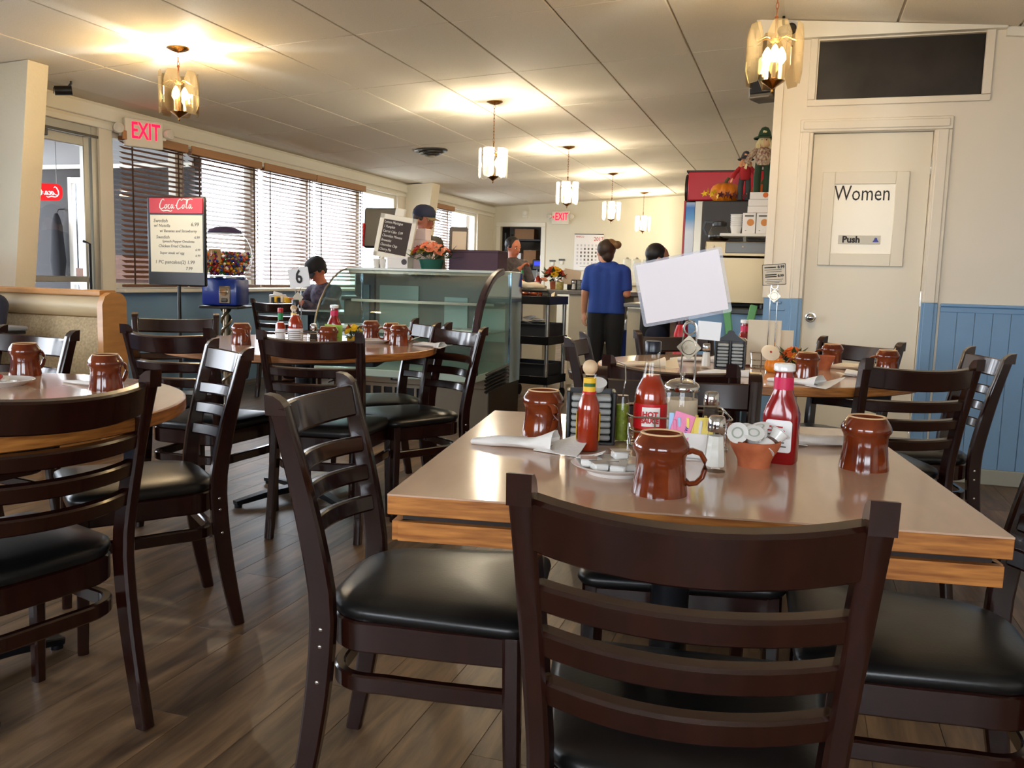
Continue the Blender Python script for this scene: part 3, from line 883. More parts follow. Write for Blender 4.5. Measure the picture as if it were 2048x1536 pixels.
def bottle(name, lab, cat, loc, prof, liquid, fill_top, rz=0.0, cap=None, capmat=None, glass=None, n=24, group=None):
    """prof: outer profile; the liquid fills the inside up to fill_top; cap: own profile."""
    t = thing(name, lab, cat, loc, rz, group)
    MB().lathe([(0, prof[0][1])] + prof, n=n).build('glass_body', glass or bottleglass, t, angle=50)
    inner = [(max(0.0015, r - 0.0016), z + (0.002 if k == 0 else 0)) for k, (r, z) in enumerate(prof) if z < fill_top]
    # cut the liquid at its own level
    for (r0, z0), (r1, z1) in zip(prof, prof[1:]):
        if z0 < fill_top <= z1:
            inner.append((r0 + (r1 - r0) * (fill_top - z0) / (z1 - z0) - 0.0016, fill_top)); break
    MB().lathe([(0, inner[0][1])] + inner + [(0, inner[-1][1])], n=n).build('liquid', liquid, t, angle=50)
    if cap: MB().lathe(cap, n=20).build('cap', capmat, t)
    return t


def wrap(t, name, r, z0, z1, a0, a1, m, off=0.0006):
    """Curved label around a bottle between two angles."""
    rows = []
    for z in (z0, z1):
        rows.append([((r + off) * math.cos(math.radians(a0 + (a1 - a0) * k / 12)), (r + off) * math.sin(math.radians(a0 + (a1 - a0) * k / 12)), z) for k in range(13)])
    return MB().sheet(rows, 0.0003).build(name, m, t, angle=60)


def facing_cam(x, y):
    return math.degrees(math.atan2(-y, -x))


# --- small hot sauce with a wooden ball cap
def small_sauce(loc, lab, scale=1.0):
    P = [(0.0215, 0.0), (0.0235, 0.004), (0.0235, 0.085), (0.022, 0.096), (0.016, 0.112), (0.0125, 0.122), (0.0118, 0.150), (0.013, 0.152), (0.013, 0.156)]
    t = bottle('hot_sauce_bottle', lab, 'bottle', loc, P, redsauce, 0.135)
    a = facing_cam(loc[0], loc[1])
    MB().sph((0, 0, 0.169), 0.0155, n=16).cyl((0, 0, 0.154), (0, 0, 0.160), 0.009).build('cap', woodknob, t)
    wrap(t, 'neck_label', 0.0124, 0.121, 0.148, 0, 360, yellowlabel)
    wrap(t, 'neck_band', 0.0131, 0.116, 0.121, 0, 360, redlabel, 0.001); wrap(t, 'neck_print', 0.0127, 0.131, 0.138, a - 60, a + 60, mat('green_print', (52, 96, 40), 0.5))
    wrap(t, 'side_label', 0.0236, 0.022, 0.078, a + 65, a + 170, yellowlabel)
    wrap(t, 'side_label', 0.0236, 0.022, 0.078, a - 170, a - 72, yellowlabel)
    if scale != 1: t.scale = (scale,) * 3
    return t


def big_sauce(loc, lab, front, liquid=None):
    P = [(0.0325, 0.0), (0.0345, 0.004), (0.0345, 0.085), (0.034, 0.098), (0.031, 0.112), (0.023, 0.128), (0.0195, 0.136), (0.0185, 0.145), (0.0155, 0.165), (0.0145, 0.185), (0.0155, 0.187), (0.0155, 0.190)]
    t = bottle('hot_sauce_bottle', lab, 'bottle', loc, P, liquid or redsauce, 0.142)
    a = facing_cam(loc[0], loc[1])
    MB().lathe([(0, 0.212), (0.0155, 0.212), (0.0168, 0.210), (0.0168, 0.190), (0, 0.190)], n=24).build('cap', mat('navy_cap', (22, 26, 38), 0.3), t)
    if front:
        wrap(t, 'label', 0.0346, 0.030, 0.082, a - 115, a + 115, redlabel)
        wrap(t, 'white_badge', 0.0352, 0.036, 0.076, a - 28, a + 34, inkwhite)
        ra = math.radians(a + 90)
        lx, ly = 0.0363 * math.cos(math.radians(a)), 0.0363 * math.sin(math.radians(a))
        text('lettering', 'HOT', 0.015, inkred, t, (lx, ly, 0.061), (PI / 2, 0, ra), bold=0.0008)
        text('lettering', 'SAUCE', 0.0145, inkred, t, (lx, ly, 0.048), (PI / 2, 0, ra), bold=0.0008, sx=0.82)
    else:
        wrap(t, 'label', 0.0346, 0.022, 0.080, a - 100, a + 80, paper)
        for k in range(5): wrap(t, 'label_print', 0.0350, 0.03 + 0.009 * k, 0.033 + 0.009 * k, a - 80, a + 40, inkgrey, 0.0005)
    return t


def ketchup(loc, lab, rz):
    t = thing('ketchup_bottle', lab, 'bottle', loc, rz)
    m = MB(); rings = []
    for hw, hd, z, ex in ((0.031, 0.024, 0.0, 3.4), (0.034, 0.0265, 0.004, 3.4), (0.034, 0.0265, 0.085, 3.4), (0.0335, 0.026, 0.098, 3.2), (0.029, 0.024, 0.112, 2.8), (0.0225, 0.0215, 0.128, 2.2), (0.0185, 0.0185, 0.142, 2), (0.0175, 0.0175, 0.168, 2), (0.0165, 0.0165, 0.172, 2), (0.0165, 0.0165, 0.178, 2)):
        ring = []
        for k in range(32):
            b = 2 * PI * k / 32; c, s = math.cos(b), math.sin(b)
            ring.append(m.bm.verts.new((hw * math.copysign(abs(c) ** (2 / ex), c), hd * math.copysign(abs(s) ** (2 / ex), s), z)))
        rings.append(ring)
    for A, B in zip(rings, rings[1:]):
        for k in range(32): m.bm.faces.new((A[k], A[(k + 1) % 32], B[(k + 1) % 32], B[k]))
    m.bm.faces.new(rings[0][::-1]); m.bm.faces.new(rings[-1])
    m.build('body', ketchupred, t, angle=50)
    wrap(t, 'neck_label', 0.0184, 0.143, 0.167, 0, 360, pinkred)
    MB().lathe([(0, 0.193), (0.0185, 0.193), (0.0205, 0.190), (0.0205, 0.180), (0.0185, 0.178), (0, 0.178)], n=24).build('cap', ceramic, t)
    lb = MB().prism(rrect(0.050, 0.062, 0.006), 0.0008, Matrix.Translation((0.002, -0.0268, 0.055)) @ UP).build('label', paper, t)
    for k in range(6):
        MB().bb(-0.018, 0.018 - 0.004 * (k % 3), -0.0285, -0.0278, 0.034 + 0.0075 * k, 0.0368 + 0.0075 * k).build('label_print', inkgrey if k < 4 else inkred, lb)
    return t


def shaker(loc, lab, content, rz=0.0):
    t = thing('shaker', lab, 'shaker', loc, rz, 'salt and pepper shakers')
    m = MB()
    def body(mb, k, z0, z1):
        rings = []
        for r, z in ((0.0205 * k, z0), (0.0215 * k, z0 + 0.004), (0.0155 * k, z1)):
            rings.append([mb.bm.verts.new((r * math.cos(2 * PI * q / 8 + PI / 8), r * math.sin(2 * PI * q / 8 + PI / 8), z)) for q in range(8)])
        for A, B in zip(rings, rings[1:]):
            for q in range(8): mb.bm.faces.new((A[q], A[(q + 1) % 8], B[(q + 1) % 8], B[q]))
        mb.bm.faces.new(rings[0][::-1]); mb.bm.faces.new(rings[-1])
    body(m, 1.0, 0.0, 0.078); m.build('glass_body', clearglass, t)
    m = MB(); body(m, 0.88, 0.010, 0.066); m.build('contents', content, t)
    MB().lathe([(0.0165, 0.074), (0.0172, 0.075), (0.0168, 0.088), (0.0155, 0.098), (0.0125, 0.1025), (0, 0.1035)], n=20).build('cap', chrome, t)
    return t


saltm = mat('salt', (244, 243, 240), 0.9); pepperm = mat('pepper', (70, 60, 52), 0.9, var=0.5, scale=300)

small_sauce((-0.388, 1.695, TZ), 'small red hot sauce bottle with a wooden ball cap on the square table')
big_sauce((-0.283, 1.815, TZ + 0.008), 'large red hot sauce bottle with a dark cap on the square table', True)
ketchup((-0.018, 1.752, TZ), 'red ketchup bottle with a white cap on the square table', math.radians(-12))
shaker((-0.128, 1.610, TZ), 'glass salt shaker with a chrome cap at the front of the square table', saltm)
shaker((-0.166, 1.905, TZ + 0.008), 'shaker with a chrome cap in the wire caddy on the square table', pepperm, 0.3)

# --- sugar pourer
t = bottle('sugar_jar', 'glass sugar jar with a domed chrome lid on the square table', 'jar', (-0.235, 1.945, TZ + 0.008), [(0.034, 0), (0.037, 0.004), (0.038, 0.02), (0.038, 0.085), (0.036, 0.092), (0.036, 0.10)], mat('sugar', (232, 214, 186), 0.9), 0.078, glass=clearglass, n=32)
MB().lathe([(0.0385, 0.096), (0.0395, 0.098), (0.0395, 0.106), (0.036, 0.112), (0.026, 0.119), (0.012, 0.1235), (0, 0.124)], n=32).build('lid', chrome, t)
MB().lathe([(0.005, 0.122), (0.004, 0.127), (0.0065, 0.132), (0.005, 0.137), (0, 0.139)], n=16).build('lid_knob', chrome, t)


def wire_caddy(loc, rz, lab, w=0.19, d=0.13, m=None):
    t = thing('wire_caddy', lab, 'caddy', loc, rz, 'wire condiment caddies')
    m = m or chrome
    for z, k in ((0.003, 1.0), (0.035, 1.0), (0.066, 1.06)):
        pts = [(x * k, y * k, z) for x, y in rrect(w, d, 0.02, 3)]
        MB().tube(pts, 0.0022, 6, True).build('wire_ring', m, t)
    for x, y in ((-w / 2, -d / 4), (-w / 2, d / 4), (w / 2, -d / 4), (w / 2, d / 4), (-w / 4, -d / 2), (w / 4, -d / 2), (-w / 4, d / 2), (w / 4, d / 2)):
        MB().tube([(x, y, 0.003), (x * 1.0, y, 0.035), (x * 1.06, y * 1.06, 0.066)], 0.002, 6, up=(0, 1, 0) if abs(x) == w / 2 else (1, 0, 0)).build('wire_upright', m, t)
    f = MB()
    for k in range(5): f.tube([(-w / 2, -d / 2 + d * (k + 0.5) / 5, 0.003), (w / 2, -d / 2 + d * (k + 0.5) / 5, 0.003)], 0.0018, 5)
    f.build('wire_floor', m, t)
    return t


def card_stand(loc, rz, lab, hgt, badge=True):
    """Double wire mast ending in a spring ring that grips a card, with a diamond badge."""
    t = thing('card_holder', lab, 'card holder', loc, rz, 'wire card holders')
    p = [(-0.0145, 0, 0.0), (-0.0145, 0, hgt - 0.035)]
    p += [(0.0145 * math.cos(math.radians(a)), 0, hgt - 0.0185 + 0.0165 * math.sin(math.radians(a))) for a in range(180, -1, -20)]
    p += [(0.0145, 0, hgt - 0.035), (0.0145, 0, 0.0)]
    MB().tube(p, 0.0021, 7, up=(0, 1, 0)).build('mast', chrome, t)
    MB().tube([(0.0128 * math.cos(2 * PI * k / 18), -0.003, hgt - 0.0185 + 0.0128 * math.sin(2 * PI * k / 18)) for k in range(18)], 0.0019, 6, True, up=(0, 1, 0)).build('spring_ring', chrome, t)
    MB().tube([(x * 3.2, y * 2, 0.003) for x, y in rrect(0.03, 0.04, 0.01, 3)], 0.0021, 6, True).build('foot', chrome, t)
    if badge:
        bz = hgt - 0.060
        M = Matrix.Translation((0, -0.0045, bz)) @ UP @ Matrix.Rotation(PI / 4, 4, 'Z')
        b = MB().prism(rrect(0.039, 0.039, 0.003, 2), 0.003, Matrix.Translation((0, -0.002, bz)) @ UP @ Matrix.Rotation(PI / 4, 4, 'Z')).build('badge', steel, t)
        MB().tube([(0.0155 * math.cos(2 * PI * k / 24), -0.0052, bz + 0.0155 * math.sin(2 * PI * k / 24)) for k in range(24)], 0.0008, 5, True, up=(0, 1, 0)).build('badge_rim', steel, b)
        text('lettering', 'TABASCO', 0.0085, steel, b, (0, -0.0052, bz), bold=0.0004, thick=0.0008)
    return t


wire_caddy((-0.235, 1.875, TZ), math.radians(12), 'chrome wire caddy holding sauces and sugar on the square table', 0.20, 0.19)
card_stand((-0.222, 1.93, TZ), math.radians(-4), 'tall chrome card holder with a diamond badge on the square table', 0.262)
# blank laminated card gripped by the holder
cd = thing('laminated_card', 'large blank white laminated card tilted in the chrome holder', 'card', (-0.243, 1.918, 1.092), rot=(math.radians(4), math.radians(-12.5), math.radians(3)))
MB().prism(rrect(0.192, 0.142, 0.006), 0.0016, Matrix.Translation((0, 0, 0)) @ UP).build('plastic_sleeve', glassmat('laminate_film', (0.97, 0.98, 1.0), haze=0.25, hazecol=(0.9, 0.92, 1.0)), cd)
MB().prism(rrect(0.178, 0.130, 0.002), 0.0019, Matrix.Translation((0, -0.0002, 0.001)) @ UP).build('sheet', mat('glossy_card', (246, 238, 240), 0.2, coat=0.4), cd)
pc = MB().box((-0.182, 1.935, 1.0), (0.05, 0.002, 0.04), rotm(0, math.radians(3), 0)).build('menu_slip', paper)
tag(pc, 'small white slip behind the lower edge of the laminated card', 'card')

# --- black holder full of foil-lidded jelly tubs
def jelly_rack(loc, rz, lab, w=0.085, handle=False):
    t = thing('jelly_rack', lab, 'rack', loc, rz)
    d, hgt = 0.062, 0.112
    for x in (-w / 2, 0, w / 2):
        MB().bb(x - 0.004, x + 0.004, -d / 2, d / 2, 0, hgt, 0.002).build('divider', blackplastic, t)
    MB().bb(-w / 2, w / 2, d / 2 - 0.004, d / 2, 0, hgt, 0.001).build('back_panel', blackplastic, t)
    MB().bb(-w / 2, w / 2, -d / 2, d / 2, 0, 0.006, 0.001).build('bottom', blackplastic, t)
    for i in range(2):
        for k in range(7):
            x = -w / 4 + i * w / 2
            MB().box((x, -0.004, 0.014 + k * 0.0138), (w / 2 - 0.012, 0.05, 0.011), None, 0.003).build('jelly_tub', mat('jelly_tub_plastic', (168, 172, 170), 0.35) if 'jelly_tub_plastic' not in MATS else MATS['jelly_tub_plastic'], t)
    if handle:
        p = [(-w / 2, 0, hgt), (w / 2, 0, hgt), (w * 0.22, 0, hgt + 0.022)] + [(0.016 * math.cos(math.radians(a)), 0, hgt + 0.03 + 0.014 * math.sin(math.radians(a))) for a in range(0, 181, 30)] + [(-w * 0.22, 0, hgt + 0.022)]
        MB().prism([(x, z) for x, y, z in p], 0.006, Matrix.Translation((0, d / 2, 0)) @ UP).build('handle', blackplastic, t)
    return t


jelly_rack((-0.405, 1.79, TZ), math.radians(14), 'black rack of foil-lidded jelly tubs behind the small hot sauce', 0.095)
j = MB().lathe([(0, 0), (0.013, 0), (0.017, 0.016), (0.019, 0.017), (0.019, 0.0185), (0, 0.0185)], n=18).build('creamer_cup', ceramic, None, (-0.395, 1.80, TZ + 0.113), (0.5, 0.2, 0))
tag(j, 'white creamer cup lying on top of the black jelly rack', 'cup')
cn = thing('condiment_jar', 'slim jar of green relish beside the jelly rack', 'jar', (-0.345, 1.83, TZ))
MB().lathe([(0, 0), (0.014, 0), (0.015, 0.003), (0.015, 0.085), (0.012, 0.095), (0.012, 0.10), (0, 0.10)], n=18).build('glass_body', clearglass, cn)
MB().lathe([(0, 0.003), (0.0135, 0.003), (0.0135, 0.08), (0, 0.08)], n=18).build('relish', mat('green_relish', (150, 168, 50), 0.6, var=0.4, scale=120), cn)
MB().tube([(0.0, 0, 0.10), (0.004, 0, 0.135), (0.002, 0, 0.165), (-0.018, 0, 0.172)], 0.0016, 6, up=(0, 1, 0)).build('spoon', chrome, cn)

# --- packet box
pk = thing('sweetener_caddy', 'white ceramic caddy of sweetener packets on the square table', 'caddy', (-0.185, 1.725, TZ), math.radians(6))
m = MB()
for a in ((-0.045, 0.045, -0.03, -0.027), (-0.045, 0.045, 0.027, 0.03), (-0.045, -0.042, -0.03, 0.03), (0.042, 0.045, -0.03, 0.03)): m.bb(a[0], a[1], a[2], a[3], 0, 0.052, 0.001)
m.bb(-0.045, 0.045, -0.03, 0.03, 0, 0.004); m.build('box', ceramic, pk)
pink = mat('pink_packet', (240, 140, 180), 0.6); yel = mat('yellow_packet', (246, 222, 110), 0.6); blu = mat('blue_packet', (170, 206, 240), 0.6)
for k in range(9):
    c_ = (pink, blu, pink, yel, yel, yel, paper, yel, blu)[k]
    p_ = MB().box((-0.030 + 0.0075 * k, -0.004 + 0.002 * (k % 3), 0.048 + 0.004 * (k % 2)), (0.006, 0.046, 0.058), rotm(0, math.radians(-8 + 2 * k), 0), 0.001).build('packet', c_, pk)
fp_ = MB().box((-0.020, -0.024, 0.062), (0.040, 0.003, 0.056), rotm(math.radians(-10), math.radians(14), math.radians(-8)), 0.001).build('packet', pink, pk)
text('lettering', "Sw", 0.014, inkblue, fp_, (-0.012, -0.0275, 0.056), (math.radians(80), math.radians(-76), math.radians(-8)))
MB().box((0.022, -0.024, 0.058), (0.038, 0.003, 0.05), rotm(math.radians(-8), 0, 0), 0.001).build('packet', yel, pk)
MB().box((-0.040, -0.02, 0.064), (0.010, 0.003, 0.05), rotm(math.radians(-8), 0, 0), 0.001).build('packet', blu, pk)

# --- terracotta bowl of creamers
bw = MB().lathe([(0, 0.004), (0.024, 0.004), (0.026, 0), (0.030, 0.0), (0.031, 0.010), (0.033, 0.016), (0.043, 0.034), (0.0465, 0.042), (0.0475, 0.049), (0.046, 0.0505), (0.043, 0.049), (0.038, 0.038), (0.026, 0.016), (0, 0.014)], n=40).build('clay_bowl', terracotta, None, (-0.062, 1.690, TZ))
tag(bw, 'terracotta bowl of creamer cups beside the ketchup', 'bowl')
cup_me = MB().lathe([(0, 0), (0.012, 0), (0.0165, 0.018), (0.020, 0.0185), (0.020, 0.0198), (0, 0.0202)], n=20).mesh('creamer_cup', ceramic)
lid_me = MB().lathe([(0.008, 0.0206), (0.0095, 0.0212), (0.011, 0.0206)], n=20).mesh('lid_print', mat('creamer_print', (176, 184, 168), 0.6))
for k, (dx, dy, dz, rx, ry, lab) in enumerate(((-0.030, -0.012, 0.060, 1.25, -0.25, 'standing upright at the left rim'), (-0.004, -0.014, 0.052, 0.65, 0.1, 'tilted at the front middle'), (0.026, -0.012, 0.051, 2.6, 0.5, 'upside down at the front right'), (0.010, 0.016, 0.056, 0.35, -0.3, 'flat at the back'), (0.034, 0.014, 0.050, -0.4, 0.6, 'leaning on the ketchup side'), (-0.018, 0.018, 0.050, 0.5, 0.3, 'at the back left'), (0.004, 0.0, 0.036, 0.1, 0.1, 'buried in the middle'))):
    o = put('creamer_cup', cup_me, None, (-0.062 + dx, 1.690 + dy, TZ + dz), (rx, ry, 0))
    tag(o, 'white creamer cup in the terracotta bowl, ' + lab, 'cup', 'creamers in the bowl')
    put('lid_print', lid_me, o)

# --- plate of butter and jam tubs
pl = MB().lathe([(0, 0.006), (0.042, 0.006), (0.046, 0.0), (0.049, 0.0), (0.052, 0.006), (0.078, 0.0165), (0.079, 0.018), (0.077, 0.0185), (0.052, 0.0095), (0.042, 0.0085), (0, 0.0085)], n=48).build('small_plate', ceramic, None, (-0.295, 1.515, TZ))
tag(pl, 'small white oval-looking plate of butter tubs at the front of the square table', 'plate')
foil = mat('foil_lid', (196, 190, 182), 0.3, metal=0.5)
tub_me = MB().box((0, 0, 0.007), (0.027, 0.027, 0.014), None, 0.003).mesh('butter_tub', ceramic)
fo_me = MB().box((0, 0, 0.0148), (0.030, 0.030, 0.0012), None, 0.0005).mesh('foil_lid', foil)
for k, (dx, dy, dz, rz, lab) in enumerate(((-0.044, -0.018, 0.012, 0.2, 'at the front left of the plate'), (-0.020, -0.036, 0.010, 0.6, 'second from the left of the plate'), (0.014, -0.040, 0.010, 0.1, 'at the front right of the plate'), (0.030, -0.014, 0.0095, 0.4, 'at the right of the plate'), (-0.008, -0.004, 0.0095, 0.3, 'in the middle of the plate'), (0.006, 0.012, 0.0245, 0.5, 'on top of the heap on the plate'), (0.030, 0.020, 0.0095, 0.2, 'at the back right of the plate'), (-0.024, 0.018, 0.0095, 0.9, 'at the back left of the plate'))):
    o = put('butter_tub', tub_me, None, (-0.295 + dx, 1.515 + dy, TZ + dz), (0, 0, rz))
    tag(o, 'white foil-lidded butter tub ' + lab, 'butter tub', 'butter tubs on the plate')
    put('foil_lid', fo_me, o)
o = MB().sheet([[(-0.045 + 0.05 * u, -0.02 + 0.03 * v, 0.006 + 0.012 * u * u) for v in (0, .5, 1)] for u in (0, .3, .6, 1)], 0.001).build('paper_scrap', paper, None, (-0.325, 1.545, TZ + 0.012))
tag(o, 'torn white paper scrap on the butter plate', 'paper')

# ------------------------------------------------------------------ number six table
card_stand((-2.255, 3.62, TZ), math.radians(8), 'chrome card holder carrying the number six sign', 0.285)
sg = thing('number_sign', 'white number 6 sign on the middle round table', 'sign', (-2.238, 3.60, 1.078), rot=(0, math.radians(-10), math.radians(14)))
MB().prism(rrect(0.098, 0.092, 0.006), 0.003, UP).build('plate', paper, sg)
text('lettering', '6', 0.088, inkblack, sg, (0.0, -0.004, 0.002), bold=0.002, sx=0.78)
wire_caddy((-2.21, 3.56, TZ), math.radians(20), 'chrome wire caddy of sauces on the number six table', 0.20, 0.13)
t = bottle('hot_sauce_bottle', 'green-necked pepper sauce bottle with a red cap on the number six table', 'bottle', (-2.285, 3.515, TZ + 0.006), [(0.022, 0), (0.023, 0.004), (0.023, 0.09), (0.014, 0.108), (0.011, 0.115), (0.011, 0.15)], redsauce, 0.105)
a = facing_cam(-2.285, 3.515)
wrap(t, 'label', 0.0232, 0.02, 0.075, a - 80, a + 80, paper); wrap(t, 'neck_label', 0.0114, 0.116, 0.148, 0, 360, mat('green_foil', (20, 130, 70), 0.4))
MB().lathe([(0, 0.17), (0.011, 0.17), (0.0125, 0.167), (0.0125, 0.15), (0, 0.15)], n=16).build('cap', redlabel, t)
small_sauce((-2.255, 3.58, TZ + 0.006), 'wooden-capped sauce bottle hidden in the number six table caddy')
big_sauce((-2.205, 3.515, TZ + 0.006), 'large red hot sauce bottle on the number six table', False)
shaker((-2.13, 3.55, TZ + 0.006), 'shaker with a chrome cap in the number six table caddy', pepperm)
ketchup((-2.108, 3.70, TZ), 'ketchup bottle with a white cap behind the green card', math.radians(10))
gc = MB().box((-2.075, 3.635, TZ + 0.052), (0.085, 0.0015, 0.105), rotm(math.radians(8), math.radians(3), math.radians(14))).build('green_card', mat('lime_card', (176, 224, 96), 0.7))
tag(gc, 'lime green printed card standing on the number six table', 'card')
for k in range(6):
    MB().box((-2.076 - 0.001 * k, 3.6338 - 0.0012 * k + 0.004, TZ + 0.09 - 0.011 * k), (0.062 - 0.01 * (k % 2), 0.0016, 0.0022), rotm(math.radians(8), math.radians(3), math.radians(14))).build('printed_line', mat('green_ink', (96, 140, 60), 0.7) if 'green_ink' not in MATS else MATS['green_ink'], gc)
pl = MB().lathe([(0, 0.006), (0.05, 0.006), (0.055, 0.0), (0.062, 0.004), (0.085, 0.016), (0.084, 0.018), (0.06, 0.009), (0, 0.009)], n=36).build('small_plate', ceramic, None, (-2.03, 3.95, TZ))
tag(pl, 'white plate by the mugs on the number six table', 'plate')


def flowerpot(loc, lab, cols, potm, r=0.05, hgt=0.05, n=14, spread=0.06, seed=3, fs=0.022, rise=0.05, ribbed=False):
    rnd = random.Random(seed)
    t = thing('flower_arrangement', lab, 'flowers', loc)
    MB().lathe([(0, 0), (r * 0.8, 0), (r, hgt), (r * 1.04, hgt), (r * 0.98, hgt * 0.95), (0, hgt * 0.9)], n=20).build('pot', potm, t, angle=20 if ribbed else 50)
    lv = MB()
    for k in range(n * 3):
        a = rnd.uniform(0, 2 * PI); q = spread * rnd.uniform(0.3, 1.15)
        z = hgt + rise * rnd.uniform(0.0, 0.8)
        M = Matrix.Translation((q * math.cos(a), q * math.sin(a), z)) @ Matrix.Rotation(a, 4, 'Z') @ Matrix.Rotation(rnd.uniform(-0.9, 0.4), 4, 'Y')
        L = fs * 1.8
        lv.prism([(0, 0), (L * 0.4, L * 0.22), (L, 0), (L * 0.4, -L * 0.22)], 0.001, M)
    lv.build('foliage', mat('leaf_green', (44, 70, 36), 0.6) if 'leaf_green' not in MATS else MATS['leaf_green'], t)
    for k in range(n):
        a = 2 * PI * k * 0.618; q = spread * math.sqrt((k + 0.5) / n)
        c_ = Vector((q * math.cos(a), q * math.sin(a), hgt + rise * (1.15 - 0.7 * (q / spread) ** 2)))
        f = MB(); s_ = fs * rnd.uniform(0.75, 1.1)
        out = Vector((math.cos(a) * q / spread, math.sin(a) * q / spread, 0.8)).normalized()
        base = Vector((0, 0, 1)).rotation_difference(out).to_matrix().to_4x4()
        for ring, (np_, tilt, sc) in enumerate(((8, 0.25, 1.0), (6, 0.7, 0.75), (4, 1.1, 0.5))):
            for p in range(np_):
                M = Matrix.Translation(c_) @ base @ Matrix.Rotation(2 * PI * p / np_ + ring * 0.4, 4, 'Z') @ Matrix.Rotation(-tilt, 4, 'Y')
                L = s_ * sc
                f.prism([(0, 0), (L * 0.5, L * 0.33), (L * 0.9, L * 0.25), (L, 0), (L * 0.9, -L * 0.25), (L * 0.5, -L * 0.33)], 0.0012, M)
        f.build('flower_head', cols[k % len(cols)], t)
        MB().cyl((0, 0, hgt * 0.8), c_, 0.0015, n=5).build('flower_stem', MATS['leaf_green'], t)
    return t


fy = mat('yellow_petal', (244, 200, 30), 0.6); fo_ = mat('peach_petal', (244, 150, 110), 0.6); frd = mat('rust_petal', (170, 40, 24), 0.6); for_ = mat('orange_petal', (226, 110, 36), 0.6)
flowerpot((-2.03, 3.74, TZ), 'small pot of yellow and orange flowers on the number six table', [fy, for_, fy], mat('yellow_pot', (230, 180, 40), 0.5), 0.03, 0.045, 7, 0.035, 5, 0.02, 0.045)

# left round table: plate with a candy wrapper
pl = MB().lathe([(0, 0.006), (0.05, 0.006), (0.055, 0.0), (0.062, 0.004), (0.085, 0.016), (0.084, 0.018), (0.06, 0.009), (0, 0.009)], n=36).build('small_plate', ceramic, None, (-2.14, 1.885, TZ))
tag(pl, 'white plate with a packet on the left round table', 'plate')
o = MB().box((-2.155, 1.885, TZ + 0.018), (0.05, 0.035, 0.010), rotm(0.25, 0.1, 0.5), 0.003).build('sugar_packet', inkwhite)
tag(o, 'white and red packet on the plate on the left round table', 'packet')
MB().box((-2.138, 1.872, TZ + 0.021), (0.012, 0.040, 0.011), rotm(0.25, 0.1, 0.5), 0.003).build('red_stripe', inkred, o)

# ------------------------------------------------------------------ pumpkin table
jelly_rack((-0.255, 3.66, TZ), math.radians(4), 'black handled condiment rack on the pumpkin table', 0.115, True)
shaker((-0.345, 3.61, TZ), 'salt shaker left of the black rack on the pumpkin table', saltm)
wire_caddy((-0.10, 3.78, TZ), math.radians(5), 'wire caddy with paper menus on the pumpkin table', 0.15, 0.12)
card_stand((-0.10, 3.80, TZ), math.radians(5), 'chrome card holder carrying the printed price card', 0.36)
for k, (dx, dy, hh, lab) in enumerate(((-0.03, 0.02, 0.19, 'taller cream menu sheet standing behind the small pumpkin'), (0.02, 0.05, 0.15, 'shorter cream menu sheet standing behind the small pumpkin'))):
    o = MB().box((-0.10 + dx, 3.79 + dy, TZ + 0.008 + hh / 2), (0.135, 0.002, hh), rotm(math.radians(-3), 0, math.radians(4))).build('menu_sheet', creampaper)
    tag(o, lab, 'menu')
pr = thing('price_card', 'small printed price card in the holder on the pumpkin table', 'card', (-0.105, 3.78, 1.148), rot=(0, math.radians(-5), math.radians(6)))
MB().prism(rrect(0.094, 0.086, 0.002), 0.002, UP).build('border', inkblack, pr)
MB().prism(rrect(0.089, 0.081, 0.002), 0.002, Matrix.Translation((0, -0.0008, 0)) @ UP).build('sheet', creampaper, pr)
text('lettering', '8.99', 0.016, inkblack, pr, (0.028, -0.0032, 0.030), bold=0.0006)
text('lettering', '8.99', 0.014, inkblack, pr, (0.026, -0.0032, -0.006), bold=0.0006)
for k, (a, b, z) in enumerate(((-0.038, 0.008, 0.030), (-0.038, 0.03, 0.020), (-0.03, 0.03, 0.012), (-0.036, 0.01, 0.0), (-0.036, 0.01, -0.008), (-0.03, 0.035, -0.020), (-0.036, 0.03, -0.028), (-0.03, 0.02, -0.034))):
    MB().bb(a, b, -0.0034, -0.0028, z - 0.0012 - 0.001 * (k in (0, 3, 4)), z + 0.0012 + 0.001 * (k in (0, 3, 4))).build('printed_line', inkblack if k in (0, 3, 4) else inkgrey, pr)
ketchup((-0.215, 3.90, TZ), 'ketchup bottle behind the cream menu sheets', 0.0)
t = bottle('sugar_jar', 'sugar jar with a chrome lid behind the black rack', 'jar', (-0.235, 3.83, TZ), [(0.034, 0), (0.037, 0.004), (0.038, 0.09), (0.036, 0.10)], MATS['sugar'], 0.085, glass=clearglass, n=24)
MB().lathe([(0.039, 0.098), (0.039, 0.108), (0.03, 0.118), (0.012, 0.124), (0, 0.124)], n=24).build('lid', chrome, t)


